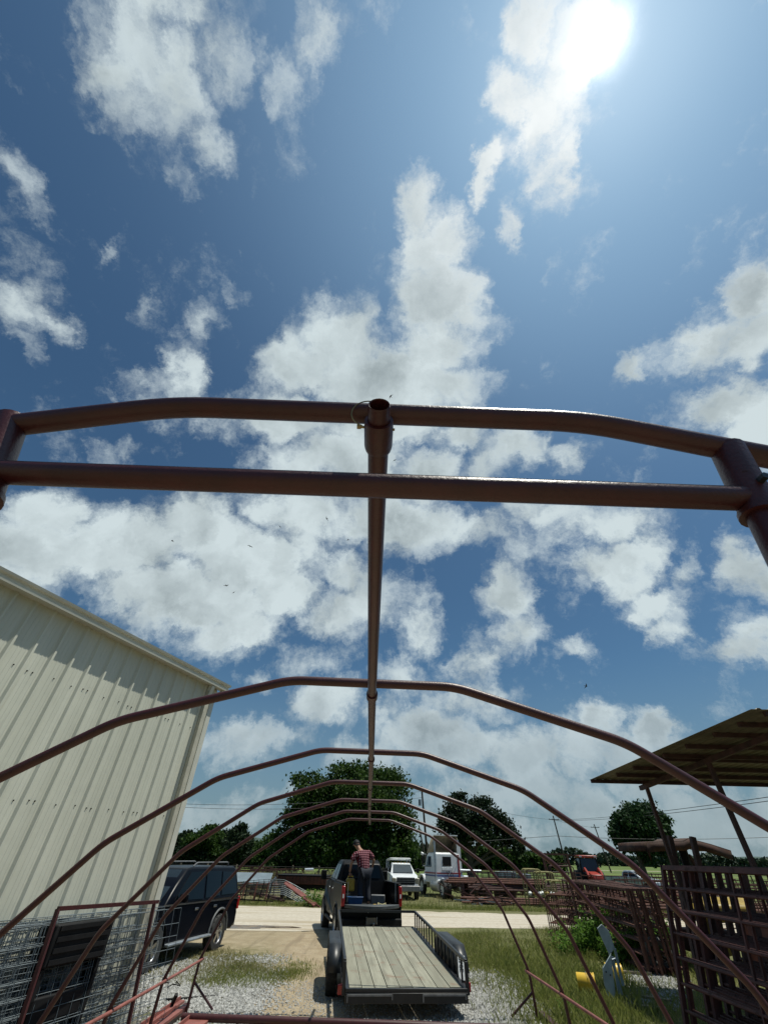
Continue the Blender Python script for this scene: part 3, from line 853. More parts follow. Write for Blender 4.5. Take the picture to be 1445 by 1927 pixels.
hwf, hwc = truckbody(PK, M_CARB, L_, 1.25, 4.9, HW_, 1.50, 1.46, 2.10, 2.05, 4.25, .43)
# bed: side walls with wheel openings, floor, front wall
for s in (-1, 1):
    o = [(.03, 1.50), (2.03, 1.50), (2.03, .58)]
    for k in range(11):
        a = math.pi*k/10; o.append((1.25+.53*math.cos(a), max(.58, .43+.53*math.sin(a))))
    o += [(.03, .62)]
    MB().prism(o, s*(HW_-.13), s*(HW_+.005)).build('bed_side', M_CARB, PK, bevel=.025)
    MB().box((s*(HW_-.08), 1.03, 1.515), (.15, 1.98, .03)).build('bed_rail_cap', M_DARKPL, PK, bevel=.01)
    mb = MB().box((s*(HW_-.045), .025, 1.20), (.115, .10, .50)); mb.build('tail_lamp', M_LENS, PK, bevel=.02)
    MB().box((s*(HW_-.045), -.03, 1.20), (.05, .01, .10)).build('lamp_insert', M_WHITE, PK)
    MB().tube([(s*(HW_-.0), 1.25+.54*math.cos(a), .43+.54*math.sin(a)) for a in np.linspace(-.1, math.pi+.1, 15)], .03, 8).build('wheel_flare', M_CARB, PK)
    MB().tube([(s*(HW_-.0), 4.9+.54*math.cos(a), .43+.54*math.sin(a)) for a in np.linspace(-.1, math.pi+.1, 15)], .03, 8).build('wheel_flare', M_CARB, PK)
    wheel(PK, s*.92, 1.25, .43, .29, side=s, spokes=6, rim=M_CHROME); wheel(PK, s*.92, 4.9, .43, .29, side=s, spokes=6, rim=M_CHROME)
    MB().tube([(s*(HW_-.06), 3.65, 1.50), (s*(HW_+.16), 3.66, 1.52)], .03, 8).build('mirror_arm', M_DARKPL, PK)
    mr = MB().box((s*(HW_+.24), 3.64, 1.62), (.22, .11, .30)); mr = mr.build('mirror', M_DARKPL, PK, bevel=.03)
    poly_panel('mirror_glass', [(s*(HW_+.16), 3.58, 1.52), (s*(HW_+.32), 3.58, 1.52), (s*(HW_+.32), 3.58, 1.73), (s*(HW_+.16), 3.58, 1.73)], .006, M_GLASS, mr)
    for y in (2.45, 3.35): MB().box((s*(HW_+.005), y, 1.28), (.03, .2, .045)).build('door_handle', M_CHROME, PK, bevel=.01)
    for y in (2.10, 3.10, 4.12): MB().bar((s*(HW_+.0), y, .62), (s*(HW_-.03), y, 1.48), .006, .014).build('door_seam', M_DARKPL, PK)
    MB().tube([(s*(HW_-.02), 2.3, .42), (s*(HW_-.02), 4.2, .42)], .05, 10).build('side_step', M_DARKPL, PK)
    MB().box((s*(HW_-.2), .06, 1.3), (.012, .012, .5)).build('tailgate_cable', M_GALV, PK)
MB().box((0, 1.0, .88), (1.80, 2.0, .05)).build('bed_floor', M_DARKPL, PK)
MB().box((0, 2.02, 1.2), (1.80, .05, .62)).build('bed_front_wall', M_DARKPL, PK)
# lowered tailgate: thick slab whose rear lip is curved
tg = []; nn = 17
for k in range(nn):
    x = -.93 + 1.86*k/(nn-1); tg.append((x, -.06-.58*max(0, math.cos(x/.93*math.pi/2))**.75))
mb = MB(); V = [(x, y, 1.005) for x, y in [(-.93, -.02)]+tg+[(.93, -.02)]]; n_ = len(V)
mb.add(V + [(x, y, z-.085) for x, y, z in V], [tuple(range(n_)), tuple(range(2*n_-1, n_-1, -1))]+[(i, (i+1)%n_, (i+1)%n_+n_, i+n_) for i in range(n_)])
tgo = mb.build('tailgate', mat('dull_grey_bedliner', (.055, .062, .066), .55, var=.2, scale=8, bump=.2), PK, bevel=.012)
MB().box((0, -.56, .90), (.20, .05, .04)).build('tailgate_handle', M_CARB, tgo)
MB().box((0, -.055, .55), (2.0, .17, .24)).build('rear_bumper', M_DARKPL, PK, bevel=.03)
MB().box((0, .02, .80), (1.85, .06, .26)).build('tail_panel', M_CARB, PK)
mb = MB()
for dx, dz in ((-.05, 0), (-.02, .015), (0, -.02), (.025, .012), (.05, .005)): mb.box((dx-.12, -.02, .84+dz), (.022, .012, .035), ry=dx*8)
mb.build('badge', M_CHROME, PK)
pl = MB().box((-.03, -.15, .62), (.31, .012, .16)).build('licence_plate', mat('dim_plate', (.28, .25, .20), .6, var=.1), PK, bevel=.004)
mb = MB()
for a_, b_ in (((-.20, -.158, .72), (-.20, -.158, .53)), ((.15, -.158, .72), (.15, -.158, .53)), ((-.20, -.158, .53), (-.13, -.158, .53))): mb.bar(a_, b_, .016)
mb.build('plate_frame', M_CHROME, PK)
MB().box((0, -.22, .45), (.07, .35, .07)).build('tow_bar', M_DARKPL, PK)
MB().lathe([(0, .04), (.02, .035), (.027, .015), (.02, -.01), (.012, -.03), (.02, -.06)], 16, Matrix.Translation((0, -.36, .56))).build('tow_ball', M_CHROME, PK)
# cargo in the bed
def inpk(x, y, z): return PKM @ Vector((x, y, z))
cr = thing('plastic_bin', inpk(-.52, .45, .905), R(12), 'blue plastic storage bin at the left of the truck bed', 'storage bin')
mb = MB()
for z, w in ((0, .22), (.20, .25), (.20, .28), (.23, .28)): pass
mb.add([(-.22,-.16,0),(.22,-.16,0),(.22,.16,0),(-.22,.16,0),(-.26,-.2,.24),(.26,-.2,.24),(.26,.2,.24),(-.26,.2,.24)], [(0,3,2,1),(4,5,6,7),(0,1,5,4),(1,2,6,5),(2,3,7,6),(3,0,4,7)])
mb.build('bin', M_BLUE, cr, bevel=.02); MB().box((0, 0, .25), (.55, .43, .03)).build('lid', M_BLUE, cr, bevel=.01)
o = MB().box((0, 0, .16), (.22, .07, .32)).build('wooden_block', mat('pale_timber', (.36, .25, .15), .8, var=.2, scale=8), None, bevel=.008)
o.location = inpk(-.74, .75, .91); o.rotation_euler = (0, 0, R(20)); tag(o, 'pale timber block standing in the front left of the truck bed', 'timber block')
mb = MB(); 
for k in range(3):
    pts = []
    for j in range(28):
        a = 2*math.pi*j/27; r_ = .17-.02*k + .012*math.sin(3*a+k)
        pts.append((r_*math.cos(a), r_*.8*math.sin(a), .03+.035*k+.02*math.sin(2*a+k)))
    mb.tube(pts, .013, 8)
o = mb.build('coiled_strap', mat('pale_yellow_webbing', (.52, .46, .24), .8, var=.25, scale=20), None)
o.location = inpk(.36, .12, .905); tag(o, 'coiled pale yellow strap lying on the truck bed by the tailgate', 'strap')
o = MB().lathe([(0, .10), (.05, .095), (.085, .06), (.095, .0), (.0, -.01)], 20).build('hard_hat_shell', M_YEL, None)
o.name = 'yellow_float'; o.scale = (1, 1.3, .9); o.location = inpk(.12, .10, .915); tag(o, 'small rounded yellow plastic piece lying by the person\'s feet', 'plastic piece')
tb = MB().box((0, 0, .13), (.5, .35, .26)).build('tool_box', M_TRIM, None, bevel=.02); tb.location = inpk(.5, 1.35, .905); tag(tb, 'grey tool box at the front right inside the truck bed', 'tool box')

# ---------------------------------------------------------------- flat trailer
z_r, z_f = .40, .56
pRL, pRR = at(657, 1859, 11.45), at(873, 1859, 11.45)
TW = (pRR-pRL).length; tc_ = (pRL+pRR)/2
fc = (at(645, 1743, 17.35)+at(773, 1745, 17.35))/2
hd = Vector((fc.x-tc_.x, fc.y-tc_.y, 0)); TL = hd.length; trz = math.atan2(-hd.x, hd.y)
zr_ = tc_.z; zf_ = fc.z
print('trailer', TW, TL, math.degrees(trz), zr_, zf_)
TR = thing('flat_trailer', (tc_.x, tc_.y, 0), trz, 'black utility trailer with bare plank deck and low side rails behind the pickup', 'trailer')
hwT = TW/2
def tz(y): return zr_ + (zf_-zr_)*y/TL
wd = NT('grey_deck_planks')
ob = wd.tc.outputs['Object']; st = wd.node('ShaderNodeMapping', {0: ob, 3: (9, .7, 9)})
g_ = wd.noise(1.0, 8, .65, vec=st.outputs[0]); isl = wd.node('ShaderNodeNewGeometry').outputs['Random Per Island']
c = wd.mix(isl, (.20, .20, .155), (.31, .305, .24)); c = wd.mix(wd.rng(g_, .35, .7), c, (.19, .185, .145))
c = wd.mix(wd.math('MULTIPLY', wd.rng(wd.noise(2.3, 9, .74), .53, .66), .8), c, (.20, .14, .10))
c = wd.mix(wd.rng(wd.noise(16, 4, .6), .70, .76), c, (.07, .06, .045))
wd.bump(g_, .4, .006); M_DECK = wd.fin(c, .85, 0, .25)
npl = 9; mb = MB()
for i in range(npl):
    w = TW/npl; x = -hwT + w*(i+.5); j_ = .004*math.sin(i*5)
    mb.bar((x, .03, tz(0)-.02+j_), (x+.0, TL-.03, tz(TL)-.02+j_), w-.010-.006*abs(math.sin(i*2.3)), .04)
mb.build('deck', M_DECK, TR, smooth=False)
fr = MB()
for s in (-1, 1): fr.bar((s*(hwT+.035), -.05, tz(0)-.06), (s*(hwT+.035), TL+.05, tz(TL)-.06), .06, .12)
fr.box((0, TL+.04, tz(TL)-.05), (TW+.12, .06, .12))
for y in np.linspace(.7, TL-.7, 8): fr.bar((-hwT, y, tz(y)-.09), (hwT, y, tz(y)-.09), .05, .08)
for s in (-1, 1): fr.bar((s*.55, TL, tz(TL)-.09), (0, TL+1.35, .50), .08, .1)
fr.build('frame', M_BLACK, TR)
rb = MB().box((0, -.045, tz(0)-.02), (TW+.13, .05, .045)); rb.box((0, -.05, tz(0)-.115), (TW+.13, .06, .13)); rb.build('rear_beam', M_BLACK, TR, bevel=.006)
for x, w in ((-hwT+.38, .82), (hwT-.38, .80)):
    mb = MB().box((x, -.088, tz(0)-.075), (w, .03, .022)); mb.box((x-w/2, -.088, tz(0)-.115), (.02, .03, .09)); mb.box((x+w/2, -.088, tz(0)-.1), (.02, .03, .06))
    mb.build('ramp_pocket', mat('scuffed_steel', (.16, .165, .17), .5, .3, var=.3), TR)
# rails: rear post, angle top rail, small posts; the front rail ties them
RH = .33
yr0 = .05
for s in (-1, 1):
    x = s*(hwT+.10)
    mb = MB().bar((x, yr0, tz(0)+RH), (x, TL+.02, tz(TL)+RH), .055, .055); mb.bar((x, yr0, tz(0)-.10), (x, yr0, tz(0)+RH), .06)
    mb.build('side_rail', M_BLACK, TR, bevel=.006)
    MB().bar((x, yr0, tz(0)-.04), (x, TL, tz(TL)-.04), .05, .05).build('outer_rail', M_BLACK, TR)
    n_ = 16
    for k in range(1, n_+1):
        y = yr0 + (TL-.05)*k/n_
        MB().bar((x, y, tz(y)-.06), (x, y, tz(y)+RH), .032).build('rail_post', M_BLACK, TR)
        if k % 2: MB().box((s*(hwT+.065), y, tz(y)-.05), (.08, .03, .03)).build('stub', M_BLACK, TR)
MB().bar((-hwT-.12, TL+.02, tz(TL)+RH), (hwT+.12, TL+.02, tz(TL)+RH), .055).build('front_rail', M_BLACK, TR)
# wheels and fenders
wy = [1.75]
for s in (-1, 1):
    for y in (1.65, 2.50): wheel(TR, s*(hwT+.30), y, .345, .22, spokes=4, side=s, rim=M_WHITE)
    prof = [(.98, .42), (1.06, .64), (1.28, .80), (2.90, .83), (3.12, .66), (3.20, .46)]
    mb = MB(); xa, xb = s*(hwT+.145), s*(hwT+.40)
    V = [(xa, y, z) for y, z in prof]+[(xb, y, z) for y, z in prof]
    n_ = len(prof); mb.add(V, [(i, i+1, i+1+n_, i+n_) for i in range(n_-1)])
    mb.add([(xb, y, z) for y, z in prof]+[(xb, y, z-.08) for y, z in prof], [(i, i+1, i+1+n_, i+n_) for i in range(n_-1)])
    mb.add([(xa, y, z) for y, z in prof]+[(xa, y, .40) for y, z in prof], [(i, i+1, i+1+n_, i+n_) for i in range(n_-1)])
    fo = mb.build('fender', mat('fender_paint', (.014, .017, .02), .42, var=.3, scale=5, bump=.1), TR, ang=25)
    sm = fo.modifiers.new('solid', 'SOLIDIFY'); sm.thickness = .006
    lamp = MB().box((s*(hwT+.16), .08 if s < 0 else .25, tz(0)-.03), (.10, .07, .13)).build('tail_lamp', M_LENS, TR, bevel=.015)
MB().tube([(0, TL+1.30, .50), (0, TL+1.42, .56)], .05, 10).build('coupler', M_BLACK, TR)
# writing on the fender: white panel turned on its side with black characters
mb = MB(); xa = hwT+.168
ph = MB().add([(hwT+.165, .905, .60), (hwT+.165+.0, .945, .82), (hwT+.165, 1.0, 1.0)], [])
e0 = Vector((hwT+.165, .868, .345)); e1 = Vector((hwT+.165, .985, .665)); up = (e1-e0)
def lie(name, a, b, wv, off, m, parent):
    nrm = Vector((0, -1, .35)).normalized()*off
    return MB().add([a+nrm, a+wv+nrm, b+wv+nrm, b+nrm], [(0, 1, 2, 3)]).build(name, m, parent)
M_PLT = mat('white_number_panel', (.68, .70, .70), .35, var=.08, scale=12)
M_INK = mat('black_lettering', (.015, .015, .015), .6, var=.05)
pan = MB().add([Vector((hwT+.155, .905, .335)), Vector((hwT+.33, .905, .335)), Vector((hwT+.33, 1.012, .665)), Vector((hwT+.155, 1.012, .665))], [(0, 1, 2, 3)])
V0 = Vector((hwT+.155, .905, .335)); VU = Vector((0, .107, .33)); nr = Vector((0, -.33, .107)).normalized()
pan = MB().add([V0+nr*.0, V0+Vector((.175, 0, 0)), V0+Vector((.175, 0, 0))+VU, V0+VU] , [(0, 1, 2, 3)])
pano = pan.build('number_panel', M_PLT, TR)
top2 = MB().add([V0+VU*1.02+Vector((0, .004, .01)), V0+VU*1.02+Vector((.21, .004, .01)), V0+VU*1.02+Vector((.21, .12, .12)), V0+VU*1.02+Vector((.05, .12, .12))], [(0, 1, 2, 3)])
cu = bpy.data.curves.new('lettering', 'FONT'); cu.size = .115; cu.extrude = .001; cu.align_x = 'LEFT'
cu.body = '070E'
cu.materials.append(M_INK); tmp = bpy.data.objects.new('lettering_curve', cu); COL.objects.link(tmp)
bpy.context.view_layer.update(); lm = bpy.data.meshes.new_from_object(tmp.evaluated_get(bpy.context.evaluated_depsgraph_get())); bpy.data.objects.remove(tmp)
te = bpy.data.objects.new('lettering', lm); COL.objects.link(te); te.parent = pano
# text runs from the top down, its upright direction points to the right (+x)
tx = -VU.normalized(); ty = Vector((1, 0, 0)); tzv = tx.cross(ty)
o_ = V0 + VU*.98 + Vector((.035, 0, 0)) + nr*.004
te.matrix_parent_inverse = Matrix.Identity(4)
te.matrix_local = Matrix(((tx.x, ty.x, tzv.x, o_.x), (tx.y, ty.y, tzv.y, o_.y), (tx.z, ty.z, tzv.z, o_.z), (0, 0, 0, 1)))

# ================================================================ the person in the truck bed
def skin_obj(name, verts, edges, radii, m, parent=None, sub=2, root=0):
    me = bpy.data.meshes.new(name); me.from_pydata([tuple(v) for v in verts], edges, [])
    o = bpy.data.objects.new(name, me); COL.objects.link(o)
    if parent is not None: o.parent = parent
    bm = bmesh.new(); bm.from_mesh(me); L = bm.verts.layers.skin.verify(); bm.verts.ensure_lookup_table()
    for i, r in enumerate(radii):
        bm.verts[i][L].radius = r if isinstance(r, tuple) else (r, r)
    bm.verts[root][L].use_root = True; bm.to_mesh(me); bm.free()
    sk = o.modifiers.new('skin', 'SKIN'); sk.branch_smoothing = .5; sk.use_smooth_shade = True
    s_ = o.modifiers.new('sub', 'SUBSURF'); s_.levels = s_.render_levels = sub
    me.materials.append(m); return o
def chain(pts):
    V, E, Rr = [], [], []
    return V, E, Rr
feet = at(685, 1690, 19.15); feet.z = .905
PS = thing('person', feet, R(25), 'person in red plaid shirt and dark jeans standing in the truck bed holding a can', 'person')
PS.scale = (1.16, 1.12, 1.0)
# local: +y faces away from camera, person bends forward; x right
H_ = dict(pel=(0, 0, .92), sp=(-.02, .08, 1.14), ch=(-.06, .18, 1.36), nk=(-.10, .25, 1.50), hdb=(-.14, .33, 1.565), hd=(-.165, .375, 1.655), top=(-.175, .39, 1.73),
  sl=(-.27, .17, 1.38), el=(-.40, .16, 1.12), wl=(-.41, .22, .87), sr=(.16, .14, 1.44), er=(.34, .10, 1.20), wr=(.33, .24, .98),
  hl=(-.10, 0, .88), kl=(-.12, .07, .50), al=(-.12, 0, .09), tl=(-.13, .15, .04), hr=(.10, 0, .88), kr=(.13, .06, .50), ar=(.14, -.02, .09), tr=(.16, .12, .04))
keys = list(H_); Vp = [H_[k] for k in keys]; ix = {k: i for i, k in enumerate(keys)}
Ep = [('pel','sp'),('sp','ch'),('ch','nk'),('nk','hdb'),('hdb','hd'),('hd','top'),('ch','sl'),('sl','el'),('el','wl'),('ch','sr'),('sr','er'),('er','wr'),('pel','hl'),('hl','kl'),('kl','al'),('al','tl'),('pel','hr'),('hr','kr'),('kr','ar'),('ar','tr')]
rad = dict(pel=.15, sp=(.15,.12), ch=(.17,.125), nk=.062, hdb=.078, hd=.103, top=.07, sl=.062, el=.045, wl=.030, sr=.062, er=.045, wr=.030, hl=.10, kl=.068, al=.045, tl=.04, hr=.10, kr=.068, ar=.045, tr=.04)
M_SKIN = mat('tanned_skin', (.30, .155, .095), .55, var=.12, scale=8)
body = skin_obj('body', Vp, [(ix[a], ix[b]) for a, b in Ep], [rad[k] for k in keys], M_SKIN, PS)
# hands with separate curled fingers
def hand(wr, d, curl, palm_n, nm, s):
    d = Vector(d).normalized(); pn = Vector(palm_n).normalized(); sd_ = d.cross(pn).normalized(); wr = Vector(wr)
    V = [wr, wr+d*.05]; E = [(0, 1)]; Rr = [(.026, .02), (.036, .016)]
    for k in range(4):
        b = wr + d*.085 + sd_*(k-1.5)*.021; V.append(b); i0 = len(V)-1; E.append((1, i0)); Rr.append(.0105)
        Lf = (.026, .030, .028, .022)[k]; dd = d.copy(); p = b
        for j in range(3):
            dd = (dd + pn*curl).normalized(); p = p + dd*Lf*(1.05-.12*j); V.append(p); E.append((len(V)-2 if j else i0, len(V)-1)); Rr.append(.0095-.001*j)
    t0 = wr + d*.03 + sd_*s*.035 + pn*.008; V.append(t0); E.append((1, len(V)-1)); Rr.append(.012)
    t1 = t0 + (d*.6+sd_*s*.6+pn*.5).normalized()*.032; V.append(t1); E.append((len(V)-2, len(V)-1)); Rr.append(.011)
    t2 = t1 + (d*.7+pn*.7).normalized()*.026; V.append(t2); E.append((len(V)-2, len(V)-1)); Rr.append(.0095)
    return skin_obj(nm, V, E, Rr, M_SKIN, PS, 2)
hand(H_['wl'], (0, .1, -1), .75, (.7, .7, 0), 'hand', 1); hand(H_['wr'], (-.3, .5, -.8), .35, (-.6, .2, .4), 'hand', -1)
pl_ = NT('plaid_shirt_cloth'); ob = pl_.tc.outputs['Object']; sx3 = pl_.node('ShaderNodeSeparateXYZ', {0: ob})
def stripes(v, f, w): 
    fr_ = pl_.math('FRACT', pl_.math('MULTIPLY', v, f)); return pl_.math('LESS_THAN', fr_, w)
c = pl_.mix(stripes(sx3.outputs[0], 15, .45), (.13, .010, .020), (.27, .17, .19))
c2 = pl_.mix(stripes(pl_.math('ADD', sx3.outputs[2], pl_.math('MULTIPLY', sx3.outputs[1], .5)), 13, .42), c, (.045, .005, .012))
M_PLAID = pl_.fin(c2, .85, 0, .2)
sk_ = ['sp','ch','nk','sl','el','sr','er','pel']; V = [H_[k] for k in sk_]; V[7] = (.0, .0, .80); V[2] = (-.085, .225, 1.455)
V[4] = (-.385, .16, 1.17); V[6] = (.325, .10, 1.23)
E = [(7, 0), (0, 1), (1, 2), (1, 3), (3, 4), (1, 5), (5, 6)]
skin_obj('shirt', V, E, [(.225,.18), (.235,.175), (.095,.09), .10, .085, .10, .088, (.215, .19)], M_PLAID, PS, 2, 7)
V = [H_[k] for k in ('pel','hl','kl','al','hr','kr','ar')]; V[3] = (-.12, 0, .12); V[6] = (.14, -.02, .12)
skin_obj('jeans', V, [(0,1),(1,2),(2,3),(0,4),(4,5),(5,6)], [.165, .118, .088, .075, .118, .088, .075], mat('dark_denim', (.010, .014, .024), .85, var=.3, scale=20), PS, 2)
for k, a_ in (('al', 'tl'), ('ar', 'tr')):
    skin_obj('boot', [H_[k], (H_[k][0], H_[k][1], .05), H_[a_]], [(0, 1), (1, 2)], [.055, .058, .045], M_DARKPL, PS, 2)
# cap, ears, nose
hc = Vector(H_['hd'])
cap = MB().lathe([(0, .115), (.05, .108), (.088, .075), (.107, .02), (.108, -.01), (.100, -.015)], 24, Matrix.Translation(hc+Vector((-.003, .006, .012))) @ Matrix.Rotation(R(-25), 4, 'X'))
cap.build('cap', M_DARKPL, PS)
MB().add([(-.08, .09, 0), (.08, .09, 0), (.06, .17, -.02), (-.06, .17, -.02)], [(0, 1, 2, 3)], Matrix.Translation(hc+Vector((0, .01, 0))) @ Matrix.Rotation(R(-30), 4, 'X')).build('cap_brim', M_DARKPL, PS)
for s in (-1, 1): MB().lathe([(0, -.012), (.022, -.008), (.026, 0), (.0, .012)], 12, Matrix.Translation(hc+Vector((s*.104, -.005, -.03))), 'x').build('ear', M_SKIN, PS)
MB().lathe([(0, -.02), (.013, -.01), (.016, 0), (0, .03)], 10, Matrix.Translation(hc+Vector((0, .108, -.045)))).build('nose', M_SKIN, PS)
mb = MB()
for s in (-1, 1): mb.lathe([(0, -.006), (.011, 0), (0, .006)], 8, Matrix.Translation(hc+Vector((s*.036, .098, -.015))))
mb.build('eyes', M_DARKPL, PS)
MB().box(hc+Vector((0, .098, -.075)), (.045, .008, .01)).build('mouth', mat('lips', (.25, .09, .07), .5), PS)
MB().lathe([(.106, -.03), (.106, .0), (.10, .02)], 20, Matrix.Translation(hc+Vector((0, -.004, -.012)))).build('hair', mat('dark_hair', (.02, .015, .012), .7), PS)
# the yellow container in the left hand
PM = Matrix.Translation(feet) @ Matrix.Rotation(R(25), 4, 'Z') @ Matrix.Diagonal((1.16, 1.12, 1, 1))
jp = PM @ (Vector(H_['wl']) + Vector((.04, .02, -.125)))
J = thing('jerry_can', (jp.x, jp.y, jp.z-.36), R(8), 'yellow square jerry can hanging from the hand of the plaid shirted person', 'jerry can')
mb = MB().box((0, 0, .165), (.30, .19, .33)); mb.build('can', mat('yellow_can_plastic', (.34, .21, .010), .45, var=.15, scale=6), J, bevel=.035)
MB().tube(fillet([(-.09, 0, .32), (-.09, 0, .385), (.09, 0, .385), (.09, 0, .32)], .04), .013, 8).build('handle', M_YEL, J)
MB().cyl((.11, 0, .32), (.11, 0, .36), .03, 14).build('spout_cap', M_DARKPL, J)
mb = MB(); mb.bar((-.1, -.097, .06), (.1, -.097, .27), .012, .01); mb.bar((-.1, -.097, .27), (.1, -.097, .06), .012, .01); mb.build('moulded_cross', M_YEL, J)
# ================================================================ vehicles farther off
# ---- white day-cab road tractor, seen from behind on its left side
p0 = atz(829, 1692, 0)
ST = thing('semi_truck', (p0.x+1.55, p0.y-.4, 0), R(17), 'white semi truck tractor with red and blue stripes and a tall roof air shield', 'semi truck')
wm2 = M_WHITEP
MB().prism([(2.15, .75), (2.15, 2.45), (2.3, 2.52), (3.6, 2.52), (3.95, 2.35), (4.35, 1.62), (4.35, .75)], 0, 0, hw=lambda y, z: 1.05-.06*max(0, (z-1.6))).build('cab', wm2, ST, bevel=.06)
MB().prism([(4.35, .75), (4.35, 1.6), (5.6, 1.42), (5.95, 1.25), (6.0, .7), (5.7, .6)], 0, 0, hw=lambda y, z: .62-.1*max(0, y-5)).build('hood', wm2, ST, bevel=.08)
MB().box((0, 5.98, .95), (.8, .06, .6)).build('grille', M_CHROME, ST); MB().box((0, 6.1, .5), (2.2, .16, .28)).build('front_bumper', M_CHROME, ST, bevel=.04)
for s in (-1, 1):
    prof = [(4.45, .62), (4.5, .95), (4.7, 1.17), (5.15, 1.2), (5.5, 1.05), (5.75, .7)]; n_ = len(prof)
    o = MB().add([(s*.60, y, z) for y, z in prof]+[(s*1.12, y, z) for y, z in prof], [(i, i+1, i+1+n_, i+n_) for i in range(n_-1)]).build('front_fender', wm2, ST)
    m_ = o.modifiers.new('solid', 'SOLIDIFY'); m_.thickness = .05
    wheel(ST, s*.95, 5.08, .50, .26, side=s, spokes=8, rim=M_WHITE)
    for dx in (.80, 1.10): wheel(ST, s*dx, .85, .50, .25, side=s, spokes=10, rim=M_WHITE)
    MB().cyl((s*.88, 1.75, .62), (s*.88, 3.05, .62), .33, 22).build('fuel_tank', mat('pale_aluminium_tank', (.50, .50, .46), .4, .5, var=.15, scale=3), ST)
    for y in (2.0, 2.8): MB().lathe([(.335, -.03), (.345, -.02), (.345, .02), (.335, .03)], 22, Matrix.Translation((s*.88, y, .62)) @ Matrix.Rotation(R(90), 4, 'Z'), 'x').build('tank_band', M_GALV, ST)
    poly_panel('side_window', [(s*1.055, 3.05, 1.65), (s*1.0, 3.05, 2.28), (s*1.0, 3.72, 2.28), (s*1.055, 4.1, 1.65)], .02, M_GLASS2, ST)
    MB().bar((s*1.075, 2.17, 1.32), (s*1.07, 4.3, 1.32), .02, .07).build('red_stripe', M_STRR, ST); MB().bar((s*1.075, 2.17, 1.17), (s*1.07, 4.3, 1.17), .02, .07).build('blue_stripe', M_STRB, ST)
    MB().tube([(s*1.0, 4.0, 1.7), (s*1.32, 4.05, 1.7), (s*1.32, 4.05, 2.4), (s*1.02, 4.0, 2.4)], .02, 8).build('mirror_frame', M_CHROME, ST)
    MB().box((s*1.32, 4.05, 2.05), (.16, .06, .5)).build('mirror', M_DARKPL, ST)
poly_panel('rear_window', [(-.42, 2.135, 1.78), (.18, 2.135, 1.78), (.18, 2.135, 2.22), (-.42, 2.135, 2.22)], .02, M_GLASS2, ST)
MB().box((-.12, 2.12, 2.0), (.70, .02, .54)).build('window_seal', M_DARKPL, ST)
MB().bar((-1.0, 2.14, 1.32), (1.0, 2.14, 1.32), .02, .07).build('red_stripe', M_STRR, ST); MB().bar((-1.0, 2.14, 1.17), (1.0, 2.14, 1.17), .02, .07).build('blue_stripe', M_STRB, ST)
MB().bar((.86, 2.13, 1.05), (.86, 2.13, 2.4), .13, .02, up=(0,1,0)).build('red_stripe', M_STRR, ST)
MB().box((-.12, 2.11, 1.56), (.9, .03, .16)).build('vent_panel', wm2, ST, bevel=.01)
MB().box((-.55, 2.08, .95), (.22, .12, .2)).build('air_box', M_GALV, ST, bevel=.02)
# air shield on the roof: hollow seen from behind
mb = MB(); prof = [(3.9, 2.50), (3.3, 3.05), (2.75, 3.48), (2.35, 3.55)]; n_ = len(prof)
mb.add([(-1.0, y, z) for y, z in prof]+[(1.0, y, z) for y, z in prof], [(i, i+1, i+1+n_, i+n_) for i in range(n_-1)])
for s in (-1, 1): mb.add([(s*1.0, y, z) for y, z in prof]+[(s*1.02, 2.35, 2.55)], [(0, 1, 2, 3, 4)])
o = mb.build('air_shield', M_TAN, ST); m_ = o.modifiers.new('solid', 'SOLIDIFY'); m_.thickness = .03
MB().box((0, 2.33, 3.56), (2.06, .07, .06)).build('shield_lip', wm2, ST)
for s in (-1, 1): MB().cyl((s*1.0, 2.32, .95), (s*1.0, 2.32, 3.3), .075, 14).build('exhaust_stack', M_GALV, ST)
MB().box((.98, 2.2, 1.9), (.3, .06, 2.3)).build('side_fairing', M_WHITE, ST)
MB().box((0, 1.2, .78), (.9, 4.2, .2)).build('chassis', M_RUST, ST); MB().box((0, .85, .95), (.95, 1.1, .1), rx=R(-6)).build('fifth_wheel', M_RUST, ST)
for k in range(3): MB().tube(fillet([(-.2+.2*k, 2.12, 1.45), (-.1+.2*k, 1.7, .9), (.1*k, 1.3, 1.0)], .2), .018, 6).build('air_hose', M_DARKPL, ST)
MB().tube([(.75, 2.1, 2.1), (-.35, 1.9, .95)], .015, 6).build('strut', M_GALV, ST)
MB().cyl((-1.12, 4.35, 2.4), (-1.3, 4.4, 2.46), .09, 12).build('spot_lamp', M_WHITE, ST)

